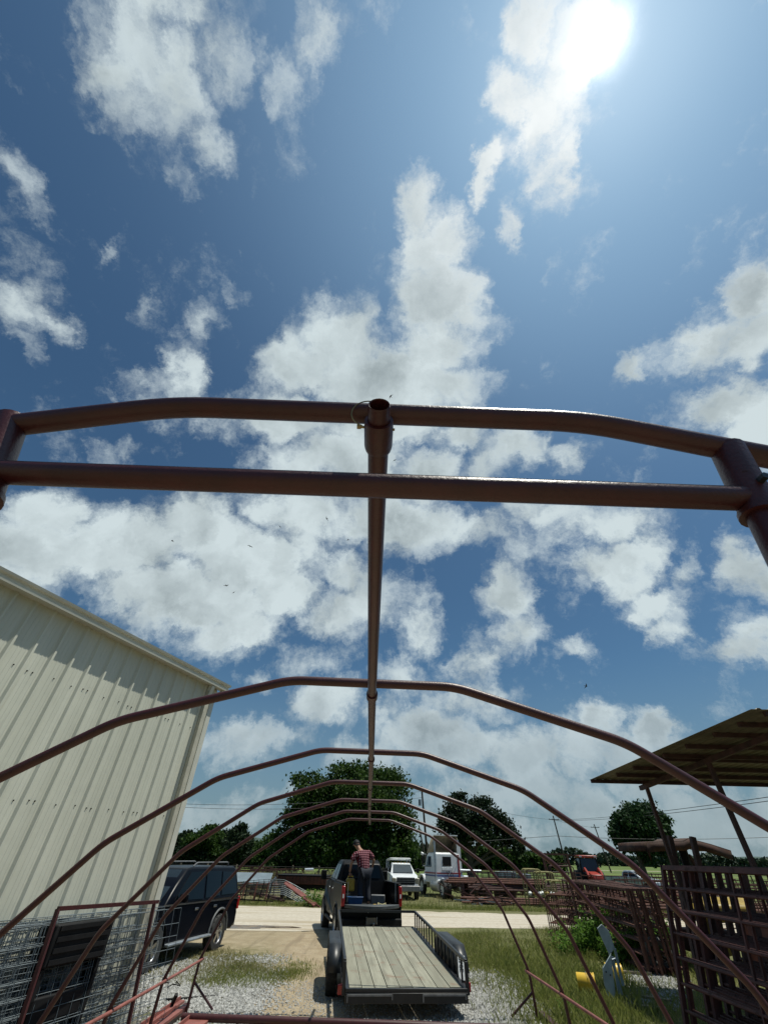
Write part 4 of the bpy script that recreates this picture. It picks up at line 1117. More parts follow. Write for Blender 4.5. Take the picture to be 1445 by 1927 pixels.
# ---- white pickup facing the camera
p1 = atz(752, 1693, 0)
WP = thing('white_pickup', (p1.x-.0, p1.y+5.0, 0), R(180+4), 'white pickup truck facing the camera behind the black pickup', 'pickup truck')
truckbody(WP, M_WHITEP, 5.6, 1.1, 4.6, .98, 1.32, 1.30, 1.86, 1.9, 4.15, .40)
MB().box((0, 1.0, 1.0), (1.9, 2.0, .62)).build('bed', M_WHITEP, WP, bevel=.04)
MB().box((0, 5.62, .96), (1.25, .10, .36)).build('grille', M_DARKPL, WP, bevel=.03)
for zz in (.90, 1.0, 1.08): MB().box((0, 5.68, zz), (1.18, .02, .035)).build('grille_bar', M_TRIM, WP)
MB().box((0, 5.68, .58), (1.95, .2, .30)).build('front_bumper', mat('dull_grey_bumper', (.20, .20, .20), .5, .3, var=.2), WP, bevel=.04)
for s in (-1, 1):
    MB().box((s*.80, 5.52, .96), (.30, .16, .30)).build('headlamp', mat('amber_clear_lens', (.28, .26, .20), .25, var=.2), WP, bevel=.03)
    for y in (1.1, 4.6): wheel(WP, s*.86, y, .40, .26, side=s)
    MB().box((s*1.16, 3.55, 1.45), (.2, .1, .26)).build('mirror', M_DARKPL, WP, bevel=.02)
    MB().tube([(s*.9, 3.6, 1.4), (s*1.1, 3.56, 1.42)], .025, 6).build('mirror_arm', M_DARKPL, WP)
    for y in (1.7, .1): MB().bar((s*.82, y, 1.3), (s*.82, y, 2.02), .05).build('rack_post', M_GALV, WP)
MB().box((0, 1.75, 2.03), (1.75, .10, .06)).build('rack_bar', M_WHITE, WP); MB().tube(fillet([(-.9, 1.7, 2.02), (-.75, 2.5, 2.10), (.75, 2.5, 2.10), (.9, 1.7, 2.02)], .2), .05, 8).build('roof_visor', M_WHITE, WP)
for k in range(5): MB().box((-.5+.25*k, 3.05, 1.885), (.07, .10, .035)).build('roof_marker', mat('amber_marker', (.6, .35, .1), .3), WP)

# ---- red farm tractor
p2 = at(1106, 1640, 46); 
FT = thing('farm_tractor', (p2.x, 46, 0), R(172), 'bright red farm tractor with glazed cab standing behind the stacked panels', 'tractor')
MB().box((0, .2, 1.2), (1.5, 1.6, .5)).build('cab_base', M_DARKPL, FT, bevel=.05)
for sx_ in (-1, 1):
    for y, y2 in ((-.5, -.4), (.95, .8)): MB().bar((sx_*.75, y, 1.3), (sx_*.66, y2, 2.42), .09).build('cab_pillar', M_DARKPL, FT)
    poly_panel('side_glass', [(sx_*.75, -.45, 1.4), (sx_*.67, -.38, 2.36), (sx_*.67, .76, 2.36), (sx_*.75, .9, 1.4)], .02, M_GLASS2, FT)
    MB().box((sx_*.92, .75, 2.0), (.12, .08, .38)).build('mirror', M_DARKPL, FT)
    o_ = [(sx_*.55, y, z) for y, z in ((.9, 1.55), (1.4, 1.72), (1.9, 1.5), (2.2, 1.2))]
    MB().tube(o_, .09, 8).build('loader_arm', M_ORAN, FT)
    wheel(FT, sx_*.95, -.1, .80, .42, side=sx_, rim=M_YELD, spokes=8); wheel(FT, sx_*.80, 2.3, .50, .28, side=sx_, rim=M_YELD)
poly_panel('front_glass', [(-.70, .97, 1.4), (.70, .97, 1.4), (.62, .82, 2.36), (-.62, .82, 2.36)], .02, M_GLASS2, FT)
MB().box((0, .2, 2.50), (1.55, 1.5, .16)).build('cab_roof', M_ORAN, FT, bevel=.06)
for sx_ in (-.6, .6): MB().box((sx_, .98, 2.5), (.22, .06, .1)).build('work_lamp', M_WHITE, FT)
MB().prism([(.9, .9), (.9, 1.55), (1.6, 1.5), (2.75, 1.38), (2.85, 1.1), (2.8, .85)], -.38, .38).build('hood', M_ORAN, FT, bevel=.06)
MB().box((0, 1.6, .85), (.5, 2.4, .4)).build('chassis', M_DARKPL, FT)
# silver car beyond the tractor
CM = truckbody(thing('silver_pickup', (at(1146, 1640, 52).x, 52, 0), R(205), 'small silver pickup beyond the red tractor in the field', 'pickup truck'), M_GALV, 5.4, 1.1, 4.4, .9, 1.15, 1.1, 1.62, 1.9, 4.0, .36)
sp = [o for o in COL.objects if o.name == 'silver_pickup'][0]
MB().box((0, 1.0, .9), (1.75, 2.0, .5)).build('bed', M_GALV, sp, bevel=.04)
for s in (-1, 1):
    for y in (1.1, 4.4): wheel(sp, s*.80, y, .36, .24, side=s)

# ================================================================ livestock panels
def panel(name, w, h, rails, verts, m, rr=.018, fr=.028, curved=False):
    """upright pipe panel: local x along its length, z up"""
    T = thing(name, (0, 0, 0), 0, None, 'livestock panel')
    if curved: MB().tube(fillet([(0, 0, 0), (0, 0, h), (w, 0, h), (w, 0, 0)], .28, 8), fr, 8).build('frame', m, T)
    else: MB().bar((0, 0, 0), (0, 0, h), fr*2).bar((w, 0, 0), (w, 0, h), fr*2).bar((0, 0, h-fr), (w, 0, h-fr), fr*2).bar((0, 0, .1), (w, 0, .1), fr*2).build('frame', m, T)
    for k in range(rails):
        z = .1 + (h-.12)*(k+.0)/rails
        if k: MB().tube([(0, 0, z), (w, 0, z)], rr, 6).build('rail', m, T)
    for k in range(verts):
        x = w*(k+1)/(verts+1); MB().bar((x, 0, .08), (x, 0, h), rr*1.6).build('upright', m, T)
    return T
def lean(T, a, b, tilt, label, z=0, group=None):
    """foot of the panel runs from a to b (ground points)"""
    a = Vector((a[0], a[1], z)); b = Vector((b[0], b[1], z)); T.location = a
    T.rotation_euler = (tilt, 0, math.atan2(b.y-a.y, b.x-a.x)); T['label'] = label
    if group: T['group'] = group
ORD = ['first', 'second', 'third', 'fourth', 'fifth', 'sixth', 'seventh', 'eighth', 'ninth', 'tenth', 'eleventh', 'twelfth', 'thirteenth', 'fourteenth', 'fifteenth', 'sixteenth', 'seventeenth', 'eighteenth']
# (1) the dark stack at the right edge, leaning away to the right
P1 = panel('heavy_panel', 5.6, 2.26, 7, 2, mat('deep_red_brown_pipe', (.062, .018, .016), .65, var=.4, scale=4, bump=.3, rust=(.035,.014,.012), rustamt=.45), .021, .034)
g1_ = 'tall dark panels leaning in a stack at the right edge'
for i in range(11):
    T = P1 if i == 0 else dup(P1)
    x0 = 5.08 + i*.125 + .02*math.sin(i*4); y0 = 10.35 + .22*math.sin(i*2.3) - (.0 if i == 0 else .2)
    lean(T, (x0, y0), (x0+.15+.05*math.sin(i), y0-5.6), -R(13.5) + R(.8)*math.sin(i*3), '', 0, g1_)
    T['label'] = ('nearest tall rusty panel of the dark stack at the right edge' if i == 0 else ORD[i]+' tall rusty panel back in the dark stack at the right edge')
# mesh panel behind the first ones
# (2) stack in the middle right with square frames
P2 = panel('stock_panel', 4.6, 1.66, 6, 2, M_RUST, .019, .026)
g2_ = 'stock panels standing in a stack behind the weeds'
a0 = atz(1222, 1836, 0); b0 = at(1066, 1652, 20.6)
for i in range(11):
    T = P2 if i == 0 else dup(P2)
    ax, ay = a0.x + i*.075, a0.y + .12*math.sin(i*1.7)
    d = Vector((b0.x-a0.x, 20.6-a0.y, 0)).normalized(); ax -= 0; 
    lean(T, (ax+i*.02, ay), (ax+i*.12+d.x*4.6, ay+d.y*4.6), R(2)*math.sin(i*2), '', 0, g2_)
    T['label'] = 'leftmost stock panel of the stack behind the leafy weeds' if i == 0 else ORD[i]+' stock panel from the left in the stack behind the leafy weeds'
# (3) small gates with rounded corners in front
P3 = panel('round_corner_gate', 2.3, 1.18, 4, 4, M_RUST, .015, .022, True)
gA = atz(1138, 1748, 0)
for i in range(7):
    T = P3 if i == 0 else dup(P3)
    a_ = atz(1037+i*3.5, 1762-i*2, 0)
    lean(T, (a_.x, a_.y), (a_.x+1.9, a_.y-1.5+.05*i), R(3)*math.sin(i*1.3), '', 0, 'round cornered gates at the grass edge')
    T['label'] = 'nearest round cornered gate at the left end of the panel rows' if i == 0 else ORD[i]+' round cornered gate back from the grass edge'
# (4) tight row of panel ends standing across
P4 = panel('narrow_panel', 1.9, 1.62, 5, 1, M_RUST, .016, .024)
for i in range(13):
    T = P4 if i == 0 else dup(P4)
    b_ = at(1068+i*7.5, 1650, 21.5)
    lean(T, (b_.x, 21.4), (b_.x+.35, 23.3), R(1.5)*math.sin(i*2.1), ORD[i]+' narrow panel from the left in the tight row of panel ends', 0, 'tight row of panel ends')
# (5) far panels out in the lot, right
P5 = panel('lot_panel', 3.2, 1.5, 6, 5, M_RUST, .018, .025); first = True
far_pan = [(at(1280,1640,27).x,27,10),(at(1330,1640,27.5).x,27.5,-6),(at(1385,1640,26).x,26,4),(at(1440,1640,25).x,25,-3),(at(1240,1640,31).x,31,0),(at(1300,1640,34).x,34,12),(at(1370,1640,33).x,33,-9),(at(1430,1640,32).x,32,3),
  (at(1170,1640,44).x,44,2),(at(1210,1640,44).x,44,-3),(at(1255,1640,46).x,46,4),(at(985,1640,44).x,44,-4),(at(1020,1640,42).x,42,8),(at(1310,1640,22).x,22,20),(at(1400,1640,21).x,21,-12)]
for i, (x, y, a) in enumerate(far_pan):
    T = P5 if i == 0 else dup(P5)
    lean(T, (x, y), (x+3*math.cos(R(a)), y+3*math.sin(R(a))), R(4)*math.sin(i), '', 0, 'pipe panels standing about the far lot')
    T['label'] = ('pipe panel standing in the far lot, number %s from the front behind the right hand stacks' % ORD[i % 14]) if False else ''
far_pan2 = [(at(880,1640,39.5).x,39.5,0,'behind the semi truck, left of its twin'),(at(935,1640,39).x,39,3,'between the black tanks and the pipe stacks'),(at(905,1640,45).x,45,-4,'below the twin dark tree, left one'),(at(965,1640,43).x,43,5,'below the twin dark tree, right one'),
  (at(1090,1640,36).x,36,6,'left of the red tractor'),(at(1150,1640,30).x,30,-5,'behind the stock panels, left of the open gap'),(at(1200,1640,29).x,29,3,'behind the stock panels, right of the open gap'),(at(1225,1640,36).x,36,-4,'between the round tree and the stock panels')]
zone = ['seen through the dark stack beside the yellow machine', 'just left of the right edge behind the dark stack', 'far right beyond the shed post', 'at the very right edge of the lot', 'under the rusty canopy', 'right of the rusty canopy legs',
 'beyond the shed post in the second row', 'at the right edge in the second row', 'behind the red tractor hood', 'right of the red tractor', 'farthest one below the round tree', 'left of the tall red goal frame', 'inside the tall red goal frame', 'nearest one behind the dark stack', 'low one beside the pink boxes']
k = 0
for o in list(COL.objects):
    if o.name.startswith('lot_panel') and o.parent is None: o['label'] = 'rusty pipe panel '+zone[k]; k += 1
for x, y, a, lb in far_pan2:
    T = dup(P5); lean(T, (x, y), (x+3*math.cos(R(a)), y+3*math.sin(R(a))), R(2), 'rusty pipe panel '+lb, 0, 'pipe panels standing about the far lot')
# left middle ones
P6 = panel('rack_panel', 2.6, 1.35, 5, 3, M_RUST, .02, .028)
rk = [((440, 1690), 37, 0, 'black rusty rack frame by the tail of the blue suv'), ((462, 1690), 39.5, 6, 'rusty rack frame behind the grey topped bench'), ((500, 1690), 42, -5, 'rusty rack frame right of the grey topped bench'), ((452, 1640), 45, 3, 'highest rusty rack frame left of the big tree trunk')]
for i, (q, y, a, lb) in enumerate(rk):
    T = P6 if i == 0 else dup(P6); x = at(q[0], q[1], y).x
    lean(T, (x, y), (x+math.cos(R(a)), y+math.sin(R(a))), R(2), lb, 0, 'rusty rack frames left of the big tree')

# ================================================================ wire mesh panels by the building
def wire_panel():
    mb = MB(); w, h = 4.9, 1.42
    for z in [0, .10, .20, .32, .45, .60, .75, .90, 1.06, 1.22, 1.42]: mb.tube([(0, 0, z), (w, 0, z)], .0042, 4)
    for k in range(26): mb.tube([(w*k/25, .005, 0), (w*k/25, .005, h)], .0042, 4)
    return mb.build('wire_mesh_panel', M_WIRE, None, smooth=False)
wp0 = wire_panel(); q = at(338, 1690, 10.7)
for i in range(18):
    o = wp0 if i == 0 else wp0.copy()
    if i: COL.objects.link(o)
    dy = -.45*abs(math.sin(i*1.9)) - (.55*(i % 4))
    off = -.035*i
    out_ = .30 - .02*i
    o.location = (q.x + BN.x*out_ + BW.x*dy, q.y + BN.y*out_ + BW.y*dy, .03 + .03*math.sin(i*2))
    ang = math.atan2(-BW.y, -BW.x) + R(.6)*math.sin(i*3)
    o.rotation_euler = (R(8)+R(1.5)*math.sin(i*1.1), R(.9)*math.sin(i*2.7), ang)
    tag(o, ('outermost' if i == 0 else ORD[i])+' galvanised wire mesh panel in the stack leaning by the building', 'wire panel', 'wire mesh panels leaning by the building')
# red square-tube gate leaning on them
GT = thing('tube_gate', (0, 0, 0), 0, 'red square tube gate frame leaning in front of the wire mesh panels', 'gate')
ga, gb = at(110, 1710, 7.55), at(298, 1697, 9.6); gc = Vector((ga.x+.16, ga.y-.05, .05)); gd = Vector((gb.x+.16, gb.y-.05, .05))
MB().bar(ga, gb, .045).build('top_rail', M_RED, GT); MB().bar(ga, gc, .045).build('gate_stile', M_RED, GT)
gb2 = ga.lerp(gb, .955); MB().bar(gb2, gc.lerp(gd, .955), .045).build('gate_stile', M_RED, GT); MB().bar(gc, gd, .045).build('bottom_rail', M_RED, GT)
# dark machine behind the mesh; its dark boxes also stand in for mesh shadow
AC = thing('steel_unit_and_shade', (0, 0, 0), 0, 'dark boxy steel unit, partly standing in for mesh shadow, against the cream wall behind the wire mesh', 'machine')
dq = ray(128, 1800); dd_ = (BC + BN*.28 - Vector((0, 0, CAMH))).dot(BN)/dq.dot(BN); c_ = Vector((dq.x*dd_, dq.y*dd_, 0)); AC.location = (c_.x, c_.y, 0); AC.rotation_euler = (0, 0, math.atan2(BW.y, BW.x))
MB().box((0, 0, 1.22), (1.0, .34, .42)).build('cabinet', M_DARKPL, AC, bevel=.02)
MB().box((-.05, 0, .62), (.85, .3, .25)).build('lower_box', M_DARKPL, AC, bevel=.02)
for k in range(4): MB().box((0, -.18, 1.06+.11*k), (.9, .02, .05)).build('louvre', M_DARKPL, AC)
for sx_ in (-.45, .45): MB().box((sx_, 0, .5), (.06, .3, 1.0)).build('leg', M_DARKPL, AC)
MB().box((0, 0, .3), (1.1, .4, .05)).build('shelf', M_DARKPL, AC)
for i in range(3):
    pal = thing('wooden_pallet', (-3.9-.02*i, 5.6+.05*i, .13*i), R(100+4*i), '%s weathered wooden pallet in the pile at the lower left corner' % ('lowest', 'middle', 'topmost')[i], 'pallet', 'wooden pallets in the corner')
    for k in range(6): MB().box((-.5+.2*k, 0, .12), (.1, 1.0, .018)).build('slat', M_WOODG, pal)
    for k in (-1, 0, 1): MB().box((0, k*.46, .06), (1.1, .05, .10)).build('bearer', M_WOODG, pal)

# ================================================================ things in the right-hand grass
def bucket(name, px, py, rot, lab):
    p = atz(px, py, 0); T = thing(name, (p.x, p.y, .17), 0, lab, 'bucket', 'yellow buckets lying in the grass')
    T.rotation_euler = rot; T.scale = (1.0, 1.0, 1.0)
    MB().lathe([(0, .005), (.135, 0), (.140, .01), (.150, .30), (.163, .30), (.163, .325), (.150, .325), (.150, .345), (.165, .347), (.166, .375), (.155, .38), (.148, .37), (.135, .02), (0, .02)], 32).build('bucket', M_YEL, T)
    for zz in (.285, .235): MB().lathe([(.149, zz-.006), (.158, zz-.004), (.158, zz+.004), (.149, zz+.006)], 32).build('ring', M_YEL, T)
    MB().lathe([(0, .372), (.15, .372), (.168, .377), (.168, .362), (.15, .36)], 32).build('lid', M_YEL, T)
    MB().tube([(.17*math.cos(a), .17*math.sin(a)*.98+0, .30-.10*math.sin(a)) for a in np.linspace(0, math.pi, 14)], .003, 6).build('handle', M_GALV, T)
    return T
bucket('yellow_bucket', 1090, 1868, (R(92), 0, R(70)), 'yellow plastic bucket lying on its side in open grass')
bucket('yellow_bucket', 1176, 1848, (R(95), 0, R(255)), 'yellow plastic bucket lying half hidden by weeds behind the grey stand')
# grey steel stand (folded bracket) standing in the grass
GSx = atz(1150, 1890, 0)
GS = thing('steel_stand', (GSx.x, GSx.y, 0), 0, 'grey green steel stand with a sloping plate standing in the right-hand grass', 'stand')
tp = [at(px, py, GSx.y+.1)-GS.location for px, py in ((1123, 1747), (1131, 1739), (1144, 1751), (1156, 1784), (1146, 1797))]
poly_panel('top_plate', tp, .03, M_GREYP, GS, .004)
t5, t6, t7, t8, t9 = [at(px, py, GSx.y)-GS.location for px, py in ((1133, 1822), (1148, 1796), (1159, 1884), (1146, 1888), (1136, 1850))]
poly_panel('leg_plate', [t5, t6, t7, t8, t9], .025, M_GREYP, GS, .004)
for a_, b_ in (((1147, 1795), (1176, 1893)), ((1156, 1785), (1172, 1855)), ((1152, 1800), (1168, 1888))):
    MB().bar(at(*a_, GSx.y+.15)-GS.location, at(*b_, GSx.y+.2)-GS.location, .03, .05).build('leg', M_GREYP, GS)
MB().cyl(at(1151, 1806, GSx.y-.03)-GS.location, at(1157, 1804, GSx.y-.03)-GS.location, .016, 10).build('bolt', M_GALV, GS)
for px, py in ((1140, 1829), (1148, 1835)): MB().cyl(at(px, py, GSx.y-.02)-GS.location, at(px, py, GSx.y-.035)-GS.location, .014, 10).build('bolt_hole', M_DARKPL, GS)
for i, (a_, b_, lb) in enumerate((((1165, 1828), (1225, 1832), 'weathered plank lying behind the grey stand'), ((1170, 1888), (1240, 1898), 'weathered plank lying in grass right of the grey stand'), ((1185, 1872), (1262, 1884), 'weathered plank lying nearest the dark panel stack'))):
    tag(MB().bar(atz(*a_, .05), atz(*b_, .05), .12, .04).build('old_plank', M_WOODG), lb, 'plank', 'weathered planks in the grass')
wt = MB().lathe([(.20, -.07), (.30, -.09), (.34, -.05), (.34, .05), (.30, .09), (.20, .07), (.20, -.07)], 28, None, 'x').build('worn_tyre', mat('dusty_grey_tyre', (.13, .13, .125), .9, var=.3, scale=6), None)
wq = atz(1228, 1830, 0); wt.location = (wq.x+.3, wq.y, .34); wt.rotation_euler = (0, R(-12), R(60)); tag(wt, 'dusty grey tyre leaning by the foot of the stock panels', 'tyre')
# posts and rusty canopy implement
can = at(1270, 1600, 17)
CA = thing('rusty_canopy', (can.x, 17, 0), R(8), 'rusty curved sheet canopy on an implement below the round tree', 'canopy')
cz = at(1270, 1600, 17).z
prof = [(-1.45, cz-.05), (-1.40, cz+.16), (-.9, cz+.20), (-.1, cz+.22), (.15, cz+.30), (.9, cz+.16), (1.5, cz+.02)]
mb = MB(); V = []
for y in (-.6, .9): V += [(x, y, z) for x, z in prof]
n_ = len(prof); mb.add(V, [(i, i+1, i+1+n_, i+n_) for i in range(n_-1)])
for y in (-.6,): mb.add([(x, y, z) for x, z in prof]+[(x*.97, y, z-.24) for x, z in prof], [(i, i+1, i+1+n_, i+n_) for i in range(n_-1)])
o = mb.build('sheet', mat('orange_rust_sheet', (.045, .018, .011), .8, var=.45, scale=3, rust=(.085,.052,.028), rustamt=.45), CA); m_ = o.modifiers.new('s', 'SOLIDIFY'); m_.thickness = .02
MB().tube([(.35, .1, cz+.1), (.25, .1, .9), (.1, .1, 0)], .13, 8).build('mast', M_DARKPL, CA)
MB().bar((.5, .1, cz-.1), (1.1, .1, .9), .08).build('brace', M_RUSTD, CA)
MB().box((.2, .2, .5), (1.2, .8, .5)).build('base', M_RUSTD, CA, bevel=.05)
for i, (q0, q1, Y, lb) in enumerate((((1259, 1573), (1278, 1660), 14.2, 'square rusty post standing left under the rusty canopy'), ((1302, 1575), (1322, 1662), 14.0, 'square rusty post standing right of the rusty canopy mast'))):
    a_ = at(*q0, Y); b_ = at(*q1, Y); d_ = b_-a_; e_ = a_ + d_*(a_.z/(a_.z-b_.z))
    tag(MB().bar(a_, e_, .12).build('square_post', M_RUSTD), lb, 'post', 'square posts by the canopy')
# yellow machine seen through the panels
YM = thing('yellow_machine', (at(1345, 1690, 16.5).x, 16.5, 0), R(-10), 'worn yellow farm machine glimpsed through the dark stack of panels', 'farm machine')
MB().prism([(-.9, 1.0), (-.9, 1.35), (-.5, 1.50), (.4, 1.48), (.7, 1.3), (.7, 1.0)], -.75, .6).build('hood', M_YELD, YM, bevel=.06)
MB().lathe([(0, -.12), (.16, -.1), (.2, 0), (.16, .1), (0, .12)], 18, Matrix.Translation((-1.0, -.5, 1.25))).build('pulley', M_YELD, YM)
MB().prism([(-.6, .35), (-.6, 1.0), (.5, 1.0), (.2, .2)], -.5, -.35).build('side_plate', M_YELD, YM); MB().bar((.1, -.6, 1.0), (.35, -.6, .1), .18, .06).build('chute', M_YELD, YM)
MB().box((.9, 0, .55), (1.5, 1.0, .2)).build('deck', M_RUST, YM); 
for s in (-1, 1): wheel(YM, s*.7, .5, .36, .2, side=s, rim=M_YELD)
PB = [thing('pink_box', (at(x_, 1723, 15.2).x, 15.2, .15), R(a_), lb, 'steel box', 'faded red steel boxes') for x_, a_, lb in ((1400, -6, 'faded red steel box left of its twin behind the dark stack'), (1418, 4, 'faded red steel box right of its twin behind the dark stack'))]
for T in PB: MB().box((0, 0, .45), (.36, .4, .85)).build('box_body', M_RED2, T, bevel=.01); MB().box((0, 0, .89), (.40, .44, .03)).build('box_lid', M_RED2, T)

# ================================================================ the lot beyond the road
def pipes(name, n, c, L, ang, r, m, lab, seed, rowsn=5, z0=.0, alongx=True):
    T = thing(name, c, ang, lab, 'pipe stack'); rr = random.Random(seed)
    k = 0; row = rowsn; z = z0+r; i = 0
    while k < n and row > 0:
        for j in range(row):
            y = (j-row/2)*2.1*r; e = rr.uniform(-.25, .25)
            MB().tube([(-L/2+e, y, z), (L/2+e, y, z)], r, 8).build('pipe', m, T); k += 1
            if k >= n: break
        row -= 1; z += r*1.75; i += 1
    return T
for (nm, px, py, L, a, lb, sd_) in (('pipe_stack', 985, 1704, 7.5, -3, 'long low stack of rusty pipes beside the far road edge', 1), ('pipe_stack', 1000, 1690, 7.0, 2, 'upper stack of rusty pipes behind the low stack', 2)):
    p = atz(px, py, 0)
    z0 = .05 if sd_ == 1 else .42
    T = pipes(nm, 16, (p.x, p.y, 0), L, R(a), .055, M_RUST, lb, sd_, 7, z0)
    for x in (-L*.38, 0, L*.38): MB().box((x, 0, z0/2), (.15, 1.1, z0)).build('bearer', M_RUSTD, T)
p = atz(905, 1700, 0)
T = pipes('pipe_stack', 14, (p.x+2.6, p.y+1.2, 0), 6.0, R(1), .06, M_RUSTD, 'dark pipes stacked directly behind the semi truck', 5, 6, .55)
for x in (-2, 2): MB().box((x, 0, .27), (.2, 1.0, .55)).build('bearer', M_RUSTD, T)
T = pipes('pipe_stack', 6, (at(530, 1700, 34).x-1.2, 36, 0), 5, R(-60), .05, M_RUSTD, 'bundle of brown pipes lying flat left of the black pickup', 8, 4, .02)
T = pipes('pipe_stack', 5, (0, 0, 0), 2.9, 0, .045, M_RED2, 'bundle of red brown pipes sloping to the ground left of the black pickup', 9, 5, 0)
a_, b_ = at(545, 1668, 33), at(592, 1703, 31.5); d_ = (b_-a_); T.location = (a_+b_)/2; T.rotation_euler = d_.to_track_quat('X', 'Z').to_euler()
mx = [(930, 37.5, 6.5, 10, .055, M_RUST, .9, 'third rusty pipe stack, raised high behind the black tanks', 12), (1010, 39, 5.5, 9, .06, M_RUSTD, .7, 'dark pipe stack behind the mossy tube racks', 13),
  (520, 39, 4.5, 9, .06, M_RUST, .5, 'rusty pipe stack behind the maroon hopper', 14), (1120, 27, 4.5, 9, .05, M_RUST, .3, 'rusty pipe stack on the far side of the stock panels', 15), (1300, 24, 6, 10, .05, M_RUST, .7, 'rusty pipe stack seen through the dark stack', 16),
  (1370, 29, 7, 10, .055, M_RUST, .9, 'long rusty pipe stack by the right edge', 17), (450, 41, 3.5, 8, .06, M_RUSTD, .9, 'raised dark pipe stack behind the grey bench', 18)]
for px_, Y_p, L_p, n_p, r_p, m_p, z_p, lb, sd_ in mx:
    T = pipes('pipe_stack', n_p, (at(px_, 1650, Y_p).x, Y_p, 0), L_p, R(3*math.sin(sd_)), r_p, m_p, lb, sd_, 5, z_p)
    for x in (-L_p*.35, L_p*.35): MB().box((x, 0, z_p/2), (.14, .9, z_p)).build('bearer', M_RUSTD, T)
# white pipes and rails far middle
for i, (x0, x1, y, Y, lb) in enumerate(((848, 874, 1637, 41, 'short bright white pipe on the rack right of the semi truck'), (872, 905, 1638, 42, 'long bright white pipe on the rack below the twin trees'), (860, 880, 1649, 41, 'lower bright white pipe right of the semi truck'))):
    tag(MB().cyl(at(x0, y, Y), at(x1, y+1, Y), .07, 10).build('white_pipe', M_ALU), lb, 'pipe', 'bright pipes on the rack')
RK = thing('pipe_rack', (at(885, 1650, 41).x, 41, 0), 0, 'low steel rack carrying bright pipes right of the semi truck', 'rack')
for x in (-1.8, -.2, 1.4): MB().bar((x, 0, 0), (x, 0, 1.45), .08).build('upright', M_RUSTD, RK)
for z in (.5, .95, 1.42): MB().bar((-2, 0, z), (1.6, 0, z), .06).build('shelf_bar', M_RUSTD, RK)
# grey bins and dark tanks
for i, (px, py, Y, s, m, lb) in enumerate(((910, 1668, 40, (1.0, .8, .5), M_DARKPL, 'black tank behind the pipe stacks, left one'), (945, 1668, 40, (.9, .8, .55), M_DARKPL, 'black tank behind the pipe stacks, right one'), (950, 1640, 48, (1.7, 1.0, .45), M_GREYT, 'pale grey bin below the twin trees'), (985, 1645, 47, (1.0, .8, .5), M_GREYT, 'grey bin left of the yellow rack frames'), (902, 1655, 43, (1.8, 1.0, .5), M_GREYT, 'grey trough behind the upper pipe stack'))):
    p = at(px, py, Y); T = thing('storage_tank', (p.x, Y, 0), R(8*i), lb, 'tank', 'tanks and bins in the lot')
    MB().box((0, 0, max(.3, p.z-s[2]/2)), s).build('tank', m, T, bevel=.08); MB().box((0, 0, max(.55, p.z)+.02), (s[0]*.5, s[1]*.5, .05)).build('lid', m, T, bevel=.02)
    for sx_ in (-.4, .4): MB().box((sx_*s[0], 0, p.z/2-s[2]/2), (.08, s[1]*.8, max(.1, p.z-s[2]))).build('leg', M_RUSTD, T)
# yellow-green rack frames with white insulators
def rackframe(px, Y, w, h, m, lb, nm='tube_rack'):
    T = thing(nm, (at(px, 1650, Y).x, Y, 0), R(random.uniform(-12, 12)), lb, 'frame', 'tube racks in the lot')
    for y in (0, .9): MB().tube(fillet([(-w/2, y, 0), (-w/2, y, h), (w/2, y, h), (w/2, y, 0)], .18), .04, 8).build('hoop', m, T)
    for z in (.35, .8, h-.35): 
        for x in (-w/2, w/2): MB().bar((x, 0, z), (x, .9, z), .04).build('tie', m, T)
    MB().bar((-w/2, 0, .5), (w/2, 0, .5), .05).build('cross_bar', m, T); return T
for i, (px, Y, w, h, lb) in enumerate(((1003, 34, 1.0, 1.75, 'mossy yellow tube rack standing leftmost in the group of racks'), (1025, 34.5, 1.1, 1.62, 'mossy yellow tube rack in the middle of the group of racks'), (1048, 33.5, 1.0, 1.25, 'lowest mossy tube rack beside the tight row of panel ends'), (1060, 39, 1.6, 1.9, 'dark rusty tube rack inside the tall red goal frame'))):
    T = rackframe(px, Y, w, h, M_YGR if i < 3 else M_RUSTD, lb)
    if i < 3:
        for k in range(3): MB().lathe([(0, 0), (.09, .02), (.12, .12), (.05, .2), (0, .2)], 12, Matrix.Translation((-.3+.3*k, .3, .52))).build('white_cap', M_WHITE if k != 1 else M_YELD, T)
GF = thing('goal_frame', (0, 0, 0), 0, 'tall red brown pipe frame like a goal standing in front of the field', 'frame')
A_, B_ = at(1020, 1607, 38), at(1066, 1609, 38); A_.z = B_.z = A_.z
for p in (A_, B_): MB().bar(p, (p.x+.1, p.y, 0), .12).build('upright', M_RUST, GF); MB().bar(p, (p.x+.9, p.y+1.6, 0), .07).build('back_leg', M_RUST, GF)
MB().bar(A_, B_, .10).build('top_bar', M_RUST, GF); MB().bar(A_-Vector((0, 0, .5)), B_-Vector((0, 0, .5)), .06).build('lower_bar', M_RUST, GF)
MB().bar(B_, at(1087, 1611, 38), .05).build('side_bar', M_RUST, GF)
